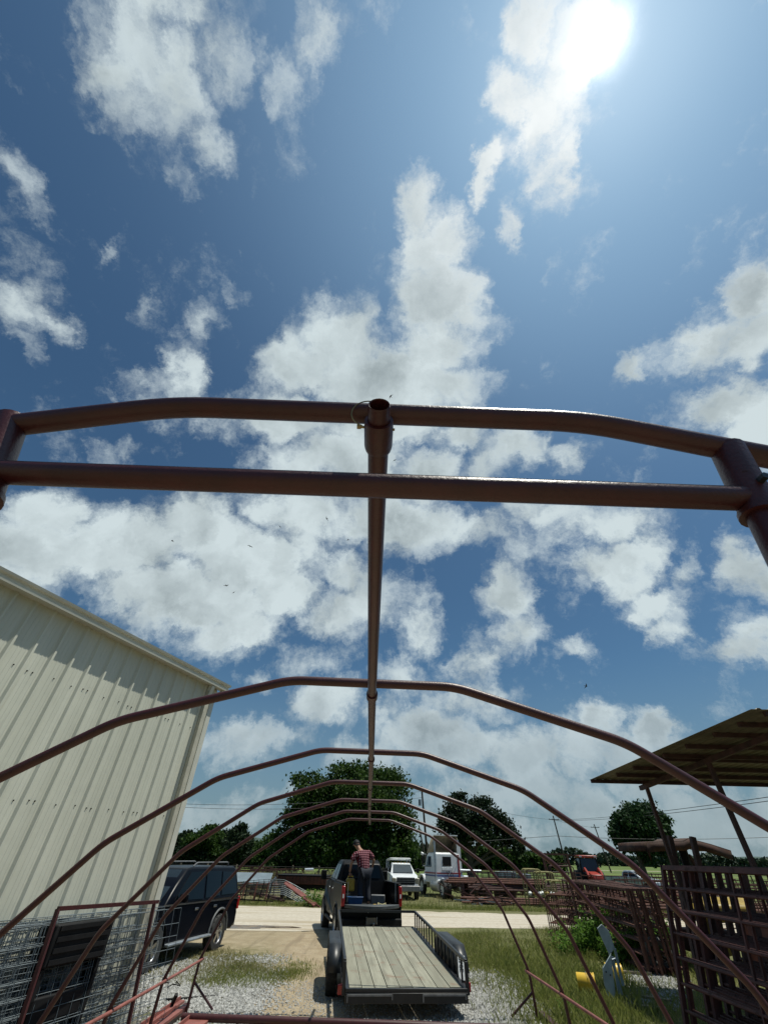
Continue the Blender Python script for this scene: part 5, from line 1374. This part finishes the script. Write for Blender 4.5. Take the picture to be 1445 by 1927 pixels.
# junk pile in front of the pipes
T = thing('tangled_scrap', (0, 0, 0), R(10), 'tangled galvanised scrap frame in front of the low pipe stack', 'scrap')
p = atz(925, 1708, 0); T.location = (p.x, p.y, 0); rr = random.Random(3)
for k in range(26):
    a_ = Vector((rr.uniform(-1.4, 1.4), rr.uniform(-.5, .5), rr.uniform(.02, .5))); d_ = Vector((rr.uniform(-1, 1), rr.uniform(-.4, .4), rr.uniform(-.15, .15)))
    b_ = a_+d_; b_.z = max(.03, b_.z); MB().bar(a_, b_, .04).build('scrap_bar', rr.choice([M_GALV, M_RUSTD, M_DARKPL, M_RUST]), T)
T = thing('scrap_heap', (0, 0, 0), R(-8), 'heap of rusty steel offcuts right behind the semi truck wheels', 'scrap')
p = atz(880, 1697, 0); T.location = (p.x, p.y, 0)
for k in range(40):
    a_ = Vector((rr.gauss(0, .8), rr.uniform(-.5, .5), rr.uniform(.05, .85))); d_ = Vector((rr.uniform(-.8, .8), rr.uniform(-.4, .4), rr.uniform(-.3, .3)))
    b_ = a_+d_; b_.z = max(.03, b_.z); MB().bar(a_, b_, rr.uniform(.03, .12), .05).build('scrap_bar', rr.choice([M_DARKPL, M_RUSTD, M_RUST, M_RUST]), T)
# left: bench with grey sheet top, curved mesh hoops, maroon hopper
p = atz(470, 1702, 0)
BT = thing('grey_bench', (at(468, 1650, 34).x, 34, 0), R(2), 'long bench with a blue grey sheet top beyond the road', 'bench')
bz = at(468, 1648, 34).z
MB().box((0, .3, bz-.10), (2.75, .9, .05), rx=R(28)).build('sheet_top', M_GREYT, BT)
for z in (bz-.45, bz-.7): MB().box((0, 0, z), (2.7, .08, .09)).build('rail', M_WOODG, BT)
for x in (-1.2, -.3, .6, 1.25): MB().bar((x, 0, 0), (x, 0, bz-.3), .06).build('leg', M_RUSTD, BT)
T = thing('dark_bench_frame', (at(480, 1690, 33).x, 32.6, 0), R(-3), 'low black frame of thin legs in front of the grey topped bench', 'frame')
for x in (-1.3, -.5, .3, .8): MB().bar((x, 0, 0), (x+(.2 if x > 0 else 0), 0, .95), .05).build('leg', M_DARKPL, T)
MB().bar((-1.5, 0, .18), (1.2, 0, .12), .05).build('rail', M_DARKPL, T)
for i in range(3): tag(MB().bar((at(455+22*i, 1690, 33.3).x, 33.3, 0), (at(462+22*i, 1665, 33.3).x, 33.3, .9), .06).build('leaning_stick', M_RED2), '%s reddish stick leaning against the grey topped bench' % ('leftmost', 'middle', 'rightmost')[i], 'stick', 'sticks by the bench')
mb = MB()
for j in range(9):
    for y_ in (0,):
        pts = [(at(448+k*9.5, 1667, 33.8).x, 33.8+.05*j, .85+.16*math.sin(k/15*math.pi)-.012*j*7 - max(0, k-9)*.085) for k in range(16)]
    mb.tube(pts, .014, 4)
for k in range(16):
    x = at(448+k*9.5, 1667, 33.8).x; z = .85+.16*math.sin(k/15*math.pi) - max(0, k-9)*.085
    mb.tube([(x, 33.78, z+.03), (x, 34.2, z-.72)], .012, 4)
tag(mb.build('wire_fence_roll', M_WIRE), 'pale curved length of wire fence flopping down beside the grey bench', 'wire fence')
HP = thing('maroon_hopper', (at(575, 1660, 36).x, 36, 0), R(-4), 'maroon brown ribbed hopper wagon left of the black pickup', 'hopper')
hz = at(575, 1648, 36).z
MB().prism([(-.8, .75), (-.9, hz), (.9, hz), (.8, .75)], -1.7, 1.5).build('hopper_body', mat('maroon_brown_paint', (.075, .022, .02), .6, var=.35, scale=3, rust=(.02,.018,.018), rustamt=.42), HP, bevel=.03)
for k in range(14): MB().bar((-1.6+.23*k, -.93, hz-.02), (-1.6+.23*k, -.86, .8), .04).build('rib', M_RUSTD, HP)
MB().box((-.1, 0, hz+.03), (3.3, 1.9, .05)).build('rim', M_DARKPL, HP); MB().box((-.1, 0, .6), (3.0, 1.0, .25)).build('undercarriage', M_DARKPL, HP)
for s in (-1, 1):
    wheel(HP, -1.2*1, s*.8, .38, .2, side=-1)
MB().tube([(-1.75, -.9, hz-.1), (-2.1, -.9, hz-.4), (-2.0, -.9, .3)], .07, 8).build('side_pipe', M_GALV, HP)
tag(MB().box((at(437, 1645, 36).x, 36, at(437, 1645, 36).z-.1), (1.0, .5, .28), rz=.2).build('white_tarp_bundle', M_WHITE, None, bevel=.08), 'white bundle behind the tail of the blue suv', 'bundle')
tag(MB().cyl(at(574, 1637, 44), at(590, 1636.5, 44), .10, 10).build('white_drum_pipe', M_ALU), 'white pipe lying beyond the maroon hopper', 'pipe')
# odd bars on the gravel at lower left
tag(MB().bar(atz(318, 1903, .02), atz(333, 1871, .25), .05).build('short_angle_bar', M_DARKPL), 'short dark bar sticking up from the red planks', 'bar')
tag(MB().tube([atz(312, 1881, .03), atz(360, 1878, .03), atz(406, 1874, .03)], .018, 6).build('thin_rod', M_DARKPL), 'thin dark rod lying on the white gravel', 'rod')
tag(MB().tube([atz(x_, y_, .03) for x_, y_ in ((309, 1850), (318, 1848), (316, 1858), (325, 1852), (340, 1855), (332, 1846))], .010, 6).build('bent_wire', M_DARKPL), 'crumpled dark wire lying beside the wire mesh panels', 'wire')

# ================================================================ poles and wires
def pole(px, py, base_px, base_py, z, lab, arm=True, transf=False):
    a_ = atz(px, py, z); T = thing('utility_pole', (0, 0, 0), 0, lab, 'utility pole', 'utility poles along the field')
    b_ = at(base_px, base_py, a_.y); d_ = b_-a_; e_ = a_ + d_*(a_.z/(a_.z-b_.z)); T.location = (e_.x, e_.y, 0)
    u = (a_-e_)
    MB().tube([(0, 0, 0), u], .16, 10, rs=[.18, .12]).build('pole', M_POLE, T)
    if arm:
        c_ = u*.93; MB().bar(c_+Vector((-1.1, 0, 0)), c_+Vector((1.1, 0, 0)), .12).build('crossarm', M_POLE, T)
        for x in (-1, -.4, 1): MB().cyl(c_+Vector((x, 0, .06)), c_+Vector((x, 0, .22)), .05, 8).build('insulator', M_GALV, T)
    if transf: MB().cyl(u*.80+Vector((-.45, 0, -.3)), u*.80+Vector((-.45, 0, .45)), .22, 14).build('transformer', M_GALV, T)
    return a_
PA = pole(793, 1480, 803, 1600, 10.5, 'dark utility pole with a transformer beside the big tree', False, True)
PB_ = pole(1040, 1535, 1068, 1640, 9.5, 'leaning utility pole with a crossarm behind the goal frame')
PC = pole(1117, 1551, 1142, 1621, 9.5, 'farther utility pole right of the red tractor')
PD = pole(788, 1553, 797, 1600, 7.0, 'thin bare pole just left of the transformer pole', False)
def wire(a, b, sag, lab):
    pts = [a.lerp(b, k/16) - Vector((0, 0, sag*4*(k/16)*(1-k/16))) for k in range(17)]
    tag(MB().tube(pts, .022, 5).build('power_line', M_CABLE), lab, 'power line', 'power lines')
def far_end(px, py, Y): return at(px, py, Y)
w0 = PA - Vector((0, 0, .6))
wire(PB_-Vector((0, 0, .7)), far_end(1500, 1492, 30), .35, 'upper power line running right from the leaning pole')
wire(PB_-Vector((.5, 0, .75)), far_end(1500, 1500, 30), .45, 'second power line running right from the leaning pole')
wire(far_end(880, 1585, 60), far_end(1045, 1573, 58), .0, 'short low power line left of the leaning pole')
wire(far_end(1045, 1573, 58), far_end(1520, 1572, 50), .3, 'low power line crossing behind the shed posts')
wire(w0, PB_-Vector((0, 0, .7)), .6, 'power line between the transformer pole and the leaning pole')
wire(far_end(250, 1508, 58), w0, .9, 'upper power line running left in front of the big tree')
wire(far_end(250, 1513, 58), w0-Vector((0, 0, .8)), .9, 'lower power line running left in front of the big tree')
wire(PB_-Vector((0, 0, .7)), PC-Vector((0, 0, .7)), .2, 'power line from the leaning pole to the farther pole')
# field fence
FN = thing('field_fence', (0, 0, 0), 0, 'long thin pipe and wire fence across the field edge at right', 'fence')
for k in range(26):
    x = 8+2.6*k; MB().bar((x, 56, 0), (x, 56, 1.35), .09).build('fence_post', M_RUSTD, FN)
for z in (.45, .75, 1.05, 1.3): MB().tube([(8, 56, z), (73, 56, z)], .014, 4).build('fence_wire', M_CABLE, FN)
FN2 = thing('left_fence', (0, 0, 0), 0, 'old wire fence with wooden posts in front of the trees at left', 'fence')
for k in range(14):
    x = -26+2.6*k; MB().bar((x, 50+.2*math.sin(k), 0), (x+.1*math.sin(k*3), 50, 1.4), .11).build('fence_post', M_WOODG, FN2)
for z in (.6, 1.0, 1.3): MB().tube([(-26, 50, z), (8, 50, z)], .010, 4).build('fence_wire', M_CABLE, FN2)

# ================================================================ birds
def bird():
    T = thing('bird', (0, 0, 0), 0, None, 'bird', 'small birds wheeling in the sky')
    MB().lathe([(0, -.10), (.018, -.06), (.030, 0), (.022, .06), (.012, .09), (0, .105)], 10, Matrix.Rotation(R(-90), 4, 'X')).build('body', M_BIRD, T)
    for s in (-1, 1):
        mb = MB().add([(0, -.03, 0), (0, .04, 0), (s*.09, .055, .03), (s*.19, -.02, .02), (s*.24, -.085, .0), (s*.13, -.025, .02)], [(0, 1, 2, 3, 4, 5)])
        o = mb.build('wing', M_BIRD, T); m_ = o.modifiers.new('s', 'SOLIDIFY'); m_.thickness = .006
    MB().add([(-.012, -.09, 0), (.012, -.09, 0), (.035, -.16, 0), (0, -.12, 0), (-.035, -.16, 0)], [(0, 1, 2, 3, 4)]).build('tail', M_BIRD, T)
    return T
bp = [(527, 991, 'bird highest over the left grey cloud'), (615, 976, 'bird just left of the ridge pipe below the cross bar'), (325, 1018, 'leftmost bird, alone over the grey cloud'), (471, 1028, 'bird in the middle of the grey cloud, below the highest one'), (655, 1016, 'bird closest to the ridge pipe on its left'), (426, 1102, 'upper bird of the low pair over the grey cloud'), (440, 1115, 'lower bird of the low pair over the grey cloud'), (735, 746, 'bird above the open end of the ridge pipe'), (743, 866, 'bird between the two big bars right of the ridge pipe'), (1102, 1291, 'lone bird low in the blue at right')]
B0 = bird()
for i, (px, py, lb) in enumerate(bp):
    T = B0 if i == 0 else dup(B0)
    T.location = Vector((0, 0, CAMH)) + ray(px, py).normalized()*34; T.rotation_euler = (R(20*math.sin(i*2)), R(50*math.sin(i*1.7+1)), R(70*i)); T['label'] = lb
# ================================================================ plants
def quads_at(P, size, rng, up=0.0, asp=1.0):
    """P (n,3) -> random leaf-clump quads (n*4,3)"""
    n = len(P); nrm = rng.normal(size=(n, 3)); nrm[:, 2] += up; nrm /= np.linalg.norm(nrm, axis=1)[:, None]
    t = np.cross(nrm, rng.normal(size=(n, 3))); t /= np.linalg.norm(t, axis=1)[:, None]; b = np.cross(nrm, t)
    s = (size*rng.uniform(.6, 1.35, n))[:, None]
    a = rng.uniform(.75, 1.15, (n, 1))
    return np.stack([P-t*s*.5, P-b*s*.33*asp*a, P+t*s*.5, P+b*s*.38*asp], 1).reshape(-1, 3)
def tree(name, base, lobes, nleaf, leaf, m, lab, trunk_r=.35, limbs=7, seed=0, hang=0, group=None, hollow=.55):
    r = np.random.default_rng(seed)
    T = thing(name, base, 0, lab, 'tree', group); bx, by, bz = base
    lob = np.array(lobes, float); vol = lob[:, 3]*lob[:, 4]*lob[:, 5]; pr = vol**.72; pr /= pr.sum()
    P = []
    # sub-clumps on each lobe
    nc = max(40, nleaf//55); li = r.choice(len(lob), nc, p=pr); d = r.normal(size=(nc, 3)); d /= np.linalg.norm(d, axis=1)[:, None]
    d[:, 2] = np.where(d[:, 2] < -.55, -d[:, 2]*.6, d[:, 2])
    rad = r.uniform(hollow, 1.04, nc)**.8
    C = lob[li, :3] + d*lob[li, 3:6]*rad[:, None]
    ci = r.integers(0, nc, nleaf); cs = (lob[li, 3:6].mean(1)*.22+leaf*1.0)
    g = r.normal(size=(nleaf, 3))*.55; g[:, 2] *= .7
    P = C[ci] + g*cs[ci][:, None]
    if hang:
        k = r.random(nleaf) < .25; P[k, 2] -= r.exponential(hang, k.sum())
    P = P[P[:, 2] > .25]
    fastmesh('crown', quads_at(P, leaf, r, .5), 4, m, parent=T)
    mb = MB(); top = lob[:, 2].mean()
    mb.tube([(0, 0, -.1), (.05, 0, top*.25), (0, .05, top*.6), (.1, 0, top*1.0)], .3, 10, rs=[trunk_r*1.25, trunk_r, trunk_r*.8, trunk_r*.35])
    mb.build('trunk', M_BARK, T)
    for k in range(limbs):
        L = lob[k % len(lob)]; z0 = top*(.25+.4*r.random()); e = Vector(L[:3])
        mid = Vector((e.x*.45, e.y*.45, z0+(e.z-z0)*.6))
        MB().tube([(0, 0, z0), mid, e, e+Vector(r.normal(size=3)*.5)], .1, 7, rs=[trunk_r*.5, trunk_r*.35, trunk_r*.18, .02]).build('limb', M_BARK, T)
    return T
# the big tree behind the pickup
tb = at(655, 1630, 72); big = (tb.x, 72, 0)
def L(px, py, rx, rz, dy=0, base=big, Y=72, ry=None):
    p = at(px, py, Y+dy); k = (p - Vector((0, 0, CAMH))).dot(_F)/FPX
    return (p.x-base[0], dy, p.z, rx*k*1.0, (ry or rx*k), rz*k*.62)
lob = [L(660,1462,42,36), L(620,1500,55,50), L(715,1470,45,38), L(745,1485,32,40), L(700,1530,70,60), L(640,1550,65,60), L(575,1510,40,40), L(555,1545,32,38), L(750,1550,35,50), L(600,1590,55,45), L(720,1590,55,40), L(580,1472,34,25), L(760,1585,22,40), L(535,1580,30,35), L(690,1500,60,50,-3), L(650,1595,70,35,-2), L(640,1520,60,50,3)]
tree('pecan_tree', big, lob, 52000, .42, M_LEAF, 'huge spreading leafy tree directly behind the black pickup', .7, 12, 1, hang=.9, hollow=.35)
# darker trees to the left of it
def simple(px, Y, top_py, wpx, m, lab, seed, n=9000, leaf=.38, group=None, base_py=1632, nm='shade_tree', trunk=.25, low=.35):
    b = at(px, base_py, Y); base = (b.x, Y, 0); p = at(px, top_py, Y); h = p.z
    k = (p - Vector((0, 0, CAMH))).dot(_F)/FPX; w = wpx*k; r = random.Random(seed); lob = []
    for i in range(9):
        f = i/8; z = h*(low+(.86-low)*f); ww = w*.5*math.sin(math.pi*(.22+.68*f))**.8
        lob.append((r.uniform(-.5, .5)*ww, r.uniform(-.5, .5)*ww, z, ww*r.uniform(.55, .8), ww*r.uniform(.55, .8), h*.13*r.uniform(.8, 1.3)))
    lob.append((0, 0, h*.9, w*.16, w*.16, h*.08))
    return tree(nm, base, lob, n, leaf, m, lab, trunk, 5, seed, group=group)
gL = 'row of dark trees left of the big tree'
simple(385, 95, 1553, 75, M_LEAF, 'rounded tree behind the roof of the blue suv', 11, 9000, .5, gL)
simple(340, 100, 1566, 60, M_LEAF2, 'leftmost dark tree beside the corner of the cream building', 12, 7000, .5, gL)
simple(440, 90, 1548, 45, M_LEAF2, 'tall narrow dark tree right of the rounded tree', 13, 8000, .45, gL, low=.2)
simple(415, 98, 1565, 60, M_LEAF2, 'dark tree filling the gap between the rounded and the narrow tree', 14, 7000, .5, gL, low=.2)
simple(505, 85, 1572, 60, M_LEAF, 'small tree at the left foot of the big tree', 15, 7000, .42, gL, low=.2)
simple(545, 80, 1560, 60, M_LEAF2, 'shadowy tree tucked under the left side of the big tree', 16, 8000, .42, gL, low=.15)
simple(475, 100, 1590, 70, M_LEAF2, 'low bushy tree between the narrow tree and the big tree', 17, 5000, .5, gL, low=.15)
simple(365, 96, 1592, 90, M_LEAF2, 'low dark tree behind the windscreen of the blue suv', 18, 6000, .5, gL, low=.1)
simple(770, 110, 1592, 60, M_LEAF, 'distant green tree between the big tree and the semi truck', 19, 5000, .6, gL, low=.1)
simple(800, 120, 1590, 60, M_LEAF2, 'distant dark tree right behind the semi truck cab', 20, 5000, .6, gL, low=.1)
simple(735, 90, 1600, 60, M_LEAF2, 'low tree behind the white pickup', 21, 4000, .5, gL, low=.1)
# twin dark trees
t2 = (at(885, 1630, 66).x, 66, 0)
L2 = lambda px, py, rx, rz: L(px, py, rx, rz, 0, t2, 66)
lob = [L2(866,1503,14,14), L2(858,1530,24,22), L2(908,1518,26,22), L2(880,1550,34,26), L2(925,1545,26,24), L2(845,1560,24,20), L2(900,1575,40,22), L2(950,1560,22,20), L2(965,1585,20,22), L2(860,1585,26,16), L2(975,1600,10,18), L2(835,1545,14,14)]
tree('dark_oak_tree', t2, lob, 17000, .36, M_LEAF2, 'dark ragged tree with sky gaps right of the semi truck', .35, 12, 31, hollow=.3)
# round tree on the right
t3 = (at(1208, 1632, 58).x, 58, 0)
L3 = lambda px, py, rx, rz: L(px, py, rx, rz, 0, t3, 58)
lob = [L3(1200,1528,30,24), L3(1175,1548,24,22), L3(1232,1545,24,24), L3(1205,1560,46,30), L3(1168,1575,18,18), L3(1240,1570,24,24), L3(1200,1590,34,22), L3(1225,1600,24,16), L3(1215,1618,14,12), L3(1158,1548,8,12)]
tree('round_tree', t3, lob, 15000, .36, M_LEAF3, 'rounded dense tree standing alone in the field at right', .3, 8, 41, hollow=.3)
# far wooded lines
def farline(name, x0, x1, Y, h, n, lab, seed, m=M_FAR):
    r = np.random.default_rng(seed); x = r.uniform(x0, x1, n); hh = h*(.55+.45*np.abs(np.sin(x/9+seed)*np.sin(x/23))) 
    z = r.random(n)**.8*hh; P = np.stack([x, Y+r.uniform(-4, 4, n), z], 1)
    o = fastmesh(name, quads_at(P, h*.28, r, .3), 4, m, lab, 'woodland', 'stuff'); return o
farline('far_woodland', 60, 420, 300, 7.5, 12000, 'far line of trees along the field at right', 5)
farline('far_woodland', 30, 150, 420, 7, 4000, 'far line of trees behind the twin dark tree', 6)
farline('left_thicket', -60, 10, 112, 4.2, 12000, 'dense thicket filling below the trees at left', 7, M_LEAF2)
farline('pole_thicket', 8, 45, 130, 4.5, 6000, 'thicket behind the semi truck', 8, M_LEAF)
# hills on the horizon, the bluish haze of distance put into their colour
hm = NT('haze_tinted_forest'); M_HILL = hm.fin(hm.mix(hm.rng(hm.noise(.01, 6, .6), .3, .7), (.055, .085, .075), (.075, .105, .09)), .95, 0, .1)
def hill(name, pxs, Y):
    mb = MB(); V = []
    for px, py in pxs:
        p = at(px, py, Y); V += [(p.x, Y-Y*.12, -1), (p.x, Y, p.z), (p.x, Y+Y*.3, -1)]
    n = len(pxs)
    for i in range(n-1):
        a = i*3; mb.f += [(a, a+3, a+4, a+1), (a+1, a+4, a+5, a+2)]
    mb.v = [Vector(v) for v in V]; o = mb.build(name, M_HILL); o['kind'] = 'structure'
hill('hills', [(200, 1575), (330, 1566), (352, 1568), (400, 1577), (450, 1574), (470, 1574), (520, 1582), (700, 1590), (760, 1582), (775, 1586), (800, 1596), (860, 1606)], 1800)
hill('right_hills', [(1290, 1622), (1340, 1616), (1375, 1613), (1400, 1612), (1425, 1612), (1445, 1614), (1500, 1612), (1600, 1622)], 1500)

# grass: thin bent blades
def blades(n, fx, seed, h, w, m, name, lab):
    r = np.random.default_rng(seed); XY = fx(r, n); n = len(XY)
    z = ground_z(XY[:, 0], XY[:, 1]); hh = h*r.uniform(.35, 1.25, n)*(1+.35*smooth_noise2(XY[:, 0], XY[:, 1], 1.6, 9)); a = r.uniform(0, 2*np.pi, n)
    c, s = np.cos(a)*w, np.sin(a)*w; lx, ly = r.normal(size=n)*hh*.35, r.normal(size=n)*hh*.35
    B = np.stack([XY[:, 0], XY[:, 1], z-.01], 1); o = np.zeros((n, 4, 3))
    o[:, 0] = B - np.stack([c, s, 0*c], 1); o[:, 1] = B + np.stack([c, s, 0*c], 1)
    o[:, 2] = B + np.stack([lx*.45+c*.8, ly*.45+s*.8, hh*.62], 1); o[:, 3] = B + np.stack([lx, ly, hh], 1)
    return fastmesh(name, o.reshape(-1, 3), 4, m, lab, 'grass', 'stuff')
def region(poly_px, keep=None):
    pts = [atz(*p, 0) for p in poly_px]; xs_ = [p.x for p in pts]; ys_ = [p.y for p in pts]
    def f(r, n):
        out = []
        while sum(map(len, out)) < n:
            X = r.uniform(min(xs_), max(xs_), n); Y = r.uniform(min(ys_), max(ys_), n); ins = np.zeros(n, bool); j = len(pts)-1
            for i in range(len(pts)):
                c = ((ys_[i] > Y) != (ys_[j] > Y)) & (X < (xs_[j]-xs_[i])*(Y-ys_[i])/(ys_[j]-ys_[i]+1e-9)+xs_[i]); ins ^= c; j = i
            if keep is not None: ins &= keep(X, Y, r)
            out.append(np.stack([X[ins], Y[ins]], 1))
            if sum(map(len, out)) == 0 and len(out) > 20: break
        A_ = np.concatenate(out)[:n]; return A_ + r.normal(size=A_.shape)*.28
    return f
pat = lambda X, Y, r: r.random(len(X)) < np.clip(.55+.9*smooth_noise2(X, Y, 1.3, 4)+.4*smooth_noise2(X, Y, 4, 6), .03, 1)
RG = [(850, 1760), (1050, 1746), (1245, 1760), (1300, 1800), (1445, 1850), (1445, 1990), (960, 1990), (890, 1830)]
blades(46000, region(RG, pat), 1, .105, .0055, M_GRASS, 'grass', 'tall green grass in the right-hand yard')
blades(16000, region(RG, pat), 2, .09, .0055, M_GRASSD, 'dry_grass', 'dry straw coloured grass among the green on the right')
blades(9000, region([(930, 1790), (1100, 1770), (1200, 1830), (1180, 1990), (1010, 1990)], pat), 22, .20, .006, M_GRASS, 'long_grass', 'longest grass clumps around the yellow buckets')
blades(26000, lambda r, n: np.stack([r.uniform(-14, 26, n), 30.6 + .9 + r.exponential(1.3, n) - .03*0], 1), 3, .13, .010, M_GRASS, 'verge_grass', 'green verge along the far side of the gravel road')
blades(9000, region([(410, 1790), (560, 1800), (580, 1830), (480, 1870), (380, 1860)], lambda X, Y, r: r.random(len(X)) < np.clip(-.05+1.3*smooth_noise2(X, Y, 1.1, 12), .02, 1)), 4, .07, .006, M_GRASS, 'gravel_grass', 'thin grass growing through the left gravel')
blades(7000, region([(280, 1790), (420, 1790), (520, 1830), (380, 1850), (300, 1850)], pat), 14, .08, .006, M_GRASSD, 'patchy_grass', 'dry patchy grass beside the blue suv')
blades(12000, lambda r, n: np.stack([r.uniform(-30, 45, n), r.uniform(34, 58, n)], 1), 5, .22, .016, M_GRASSD, 'lot_grass', 'rough grass between the scrap in the far lot')
blades(16000, lambda r, n: np.stack([r.uniform(-30, 4, n), r.uniform(44, 60, n)], 1), 6, .75, .03, M_GRASSD, 'tall_dry_grass', 'tall dry grass in front of the trees at left')
# leafy weeds behind the stand
def weeds(nm, cx, cy, rx_, ry_, h, n, seed, lab, leaf=.055):
    r = np.random.default_rng(seed); T = thing(nm, (cx, cy, 0), 0, lab, 'weed clump', 'leafy weed clumps')
    ns = 26; S = np.stack([r.normal(size=ns)*rx_*.5, r.normal(size=ns)*ry_*.5], 1); mb = MB(); P = []
    for x, y in S:
        hh = h*r.uniform(.5, 1.15); lx, ly = r.normal(size=2)*.12
        mb.tube([(x, y, 0), (x+lx*.4, y+ly*.4, hh*.5), (x+lx, y+ly, hh)], .006, 5)
        k = n//ns; t = r.uniform(.12, 1.02, k)
        P.append(np.stack([x+lx*t+r.normal(size=k)*.07, y+ly*t+r.normal(size=k)*.07, hh*t], 1))
    mb.build('stems', M_LEAFW, T); fastmesh('leaves', quads_at(np.concatenate(P), leaf, r, 1.2), 4, M_LEAFW, parent=T)
for i, (px, py, rx_, ry_, h, n, lb) in enumerate(((1118, 1800, .7, .5, .85, 2600, 'leafy weed clump left of the grey stand'), (1155, 1795, .8, .6, 1.15, 3600, 'tallest leafy weed clump behind the grey stand'), (1185, 1815, .8, .5, .9, 2800, 'leafy weed clump between the grey stand and the stock panels'), (1200, 1790, .8, .8, 1.0, 2600, 'leafy weed clump inside the stock panels'), (1095, 1795, .6, .5, .6, 1600, 'low leafy weed clump at the left end of the weeds'), (590, 1706, .6, .4, .8, 900, 'leafy weed clump left of the black pickup front wheel'), (1245, 1800, .5, .9, 1.0, 2000, 'leafy weed clump growing at the foot of the dark stack'))):
    p = atz(px, py, 0); weeds('weed_clump', p.x, p.y, rx_, ry_, h*.85, int(n*.62), 50+i, lb, .085 if i != 5 else .1)
p = atz(1083, 1905, 0); weeds('yellow_flower_clump', p.x, p.y, .18, .12, .14, 260, 77, 'tiny clump with yellow green flowers low in the right grass', .03)

# loose gravel: real stones near the camera
def stones(n, fx, seed, s0, name, lab):
    r = np.random.default_rng(seed); XY = fx(r, n); n = len(XY); z = ground_z(XY[:, 0], XY[:, 1])
    s = s0*r.uniform(.5, 1.5, n); c = np.stack([XY[:, 0], XY[:, 1], z+s*.25], 1)
    octa = np.array([(1,0,0),(0,1,0),(-1,0,0),(0,-1,0),(0,0,.75),(0,0,-.6)], float)
    fi = [(0,1,4),(1,2,4),(2,3,4),(3,0,4)]
    J = octa[None]*(1+r.normal(size=(n, 6, 1))*.22) + r.normal(size=(n, 6, 3))*.12
    a = r.uniform(0, 6.28, n); ca, sa = np.cos(a), np.sin(a)
    Rm = np.zeros((n, 3, 3)); Rm[:, 0, 0] = ca; Rm[:, 0, 1] = -sa; Rm[:, 1, 0] = sa; Rm[:, 1, 1] = ca; Rm[:, 2, 2] = 1
    Vv = np.einsum('nij,nkj->nki', Rm, J)*s[:, None, None] + c[:, None]
    T_ = np.concatenate([Vv[:, list(f)][:, None] for f in fi], 1).reshape(-1, 3)
    return fastmesh(name, T_, 3, M_STONE, lab, 'gravel', 'stuff')
sm_ = NT('pale_limestone'); M_STONE = sm_.fin(sm_.mix(sm_.rng(sm_.noise(22, 3, .6), .35, .65), (.17, .17, .16), (.46, .46, .44)), .85, 0, .3)
kl = lambda X, Y, r: r.random(len(X)) < np.clip(.6+.9*smooth_noise2(X, Y, .9, 21), .02, 1)
stones(15000, region([(300, 1810), (440, 1805), (520, 1800), (500, 1850), (450, 1990), (200, 1990)], kl), 1, .024, 'gravel', 'white limestone gravel on the left')
stones(8000, region([(880, 1830), (960, 1840), (1020, 1990), (840, 1990)], kl), 2, .024, 'gravel', 'white limestone gravel right of the trailer')
stones(6000, region([(1170, 1830), (1250, 1840), (1260, 1895), (1180, 1890)], kl), 3, .028, 'gravel', 'grey gravel patch behind the grey stand')
stones(7000, region([(560, 1850), (900, 1890), (900, 1990), (500, 1990)], kl), 4, .011, 'gravel', 'small stones scattered on the wheel track')
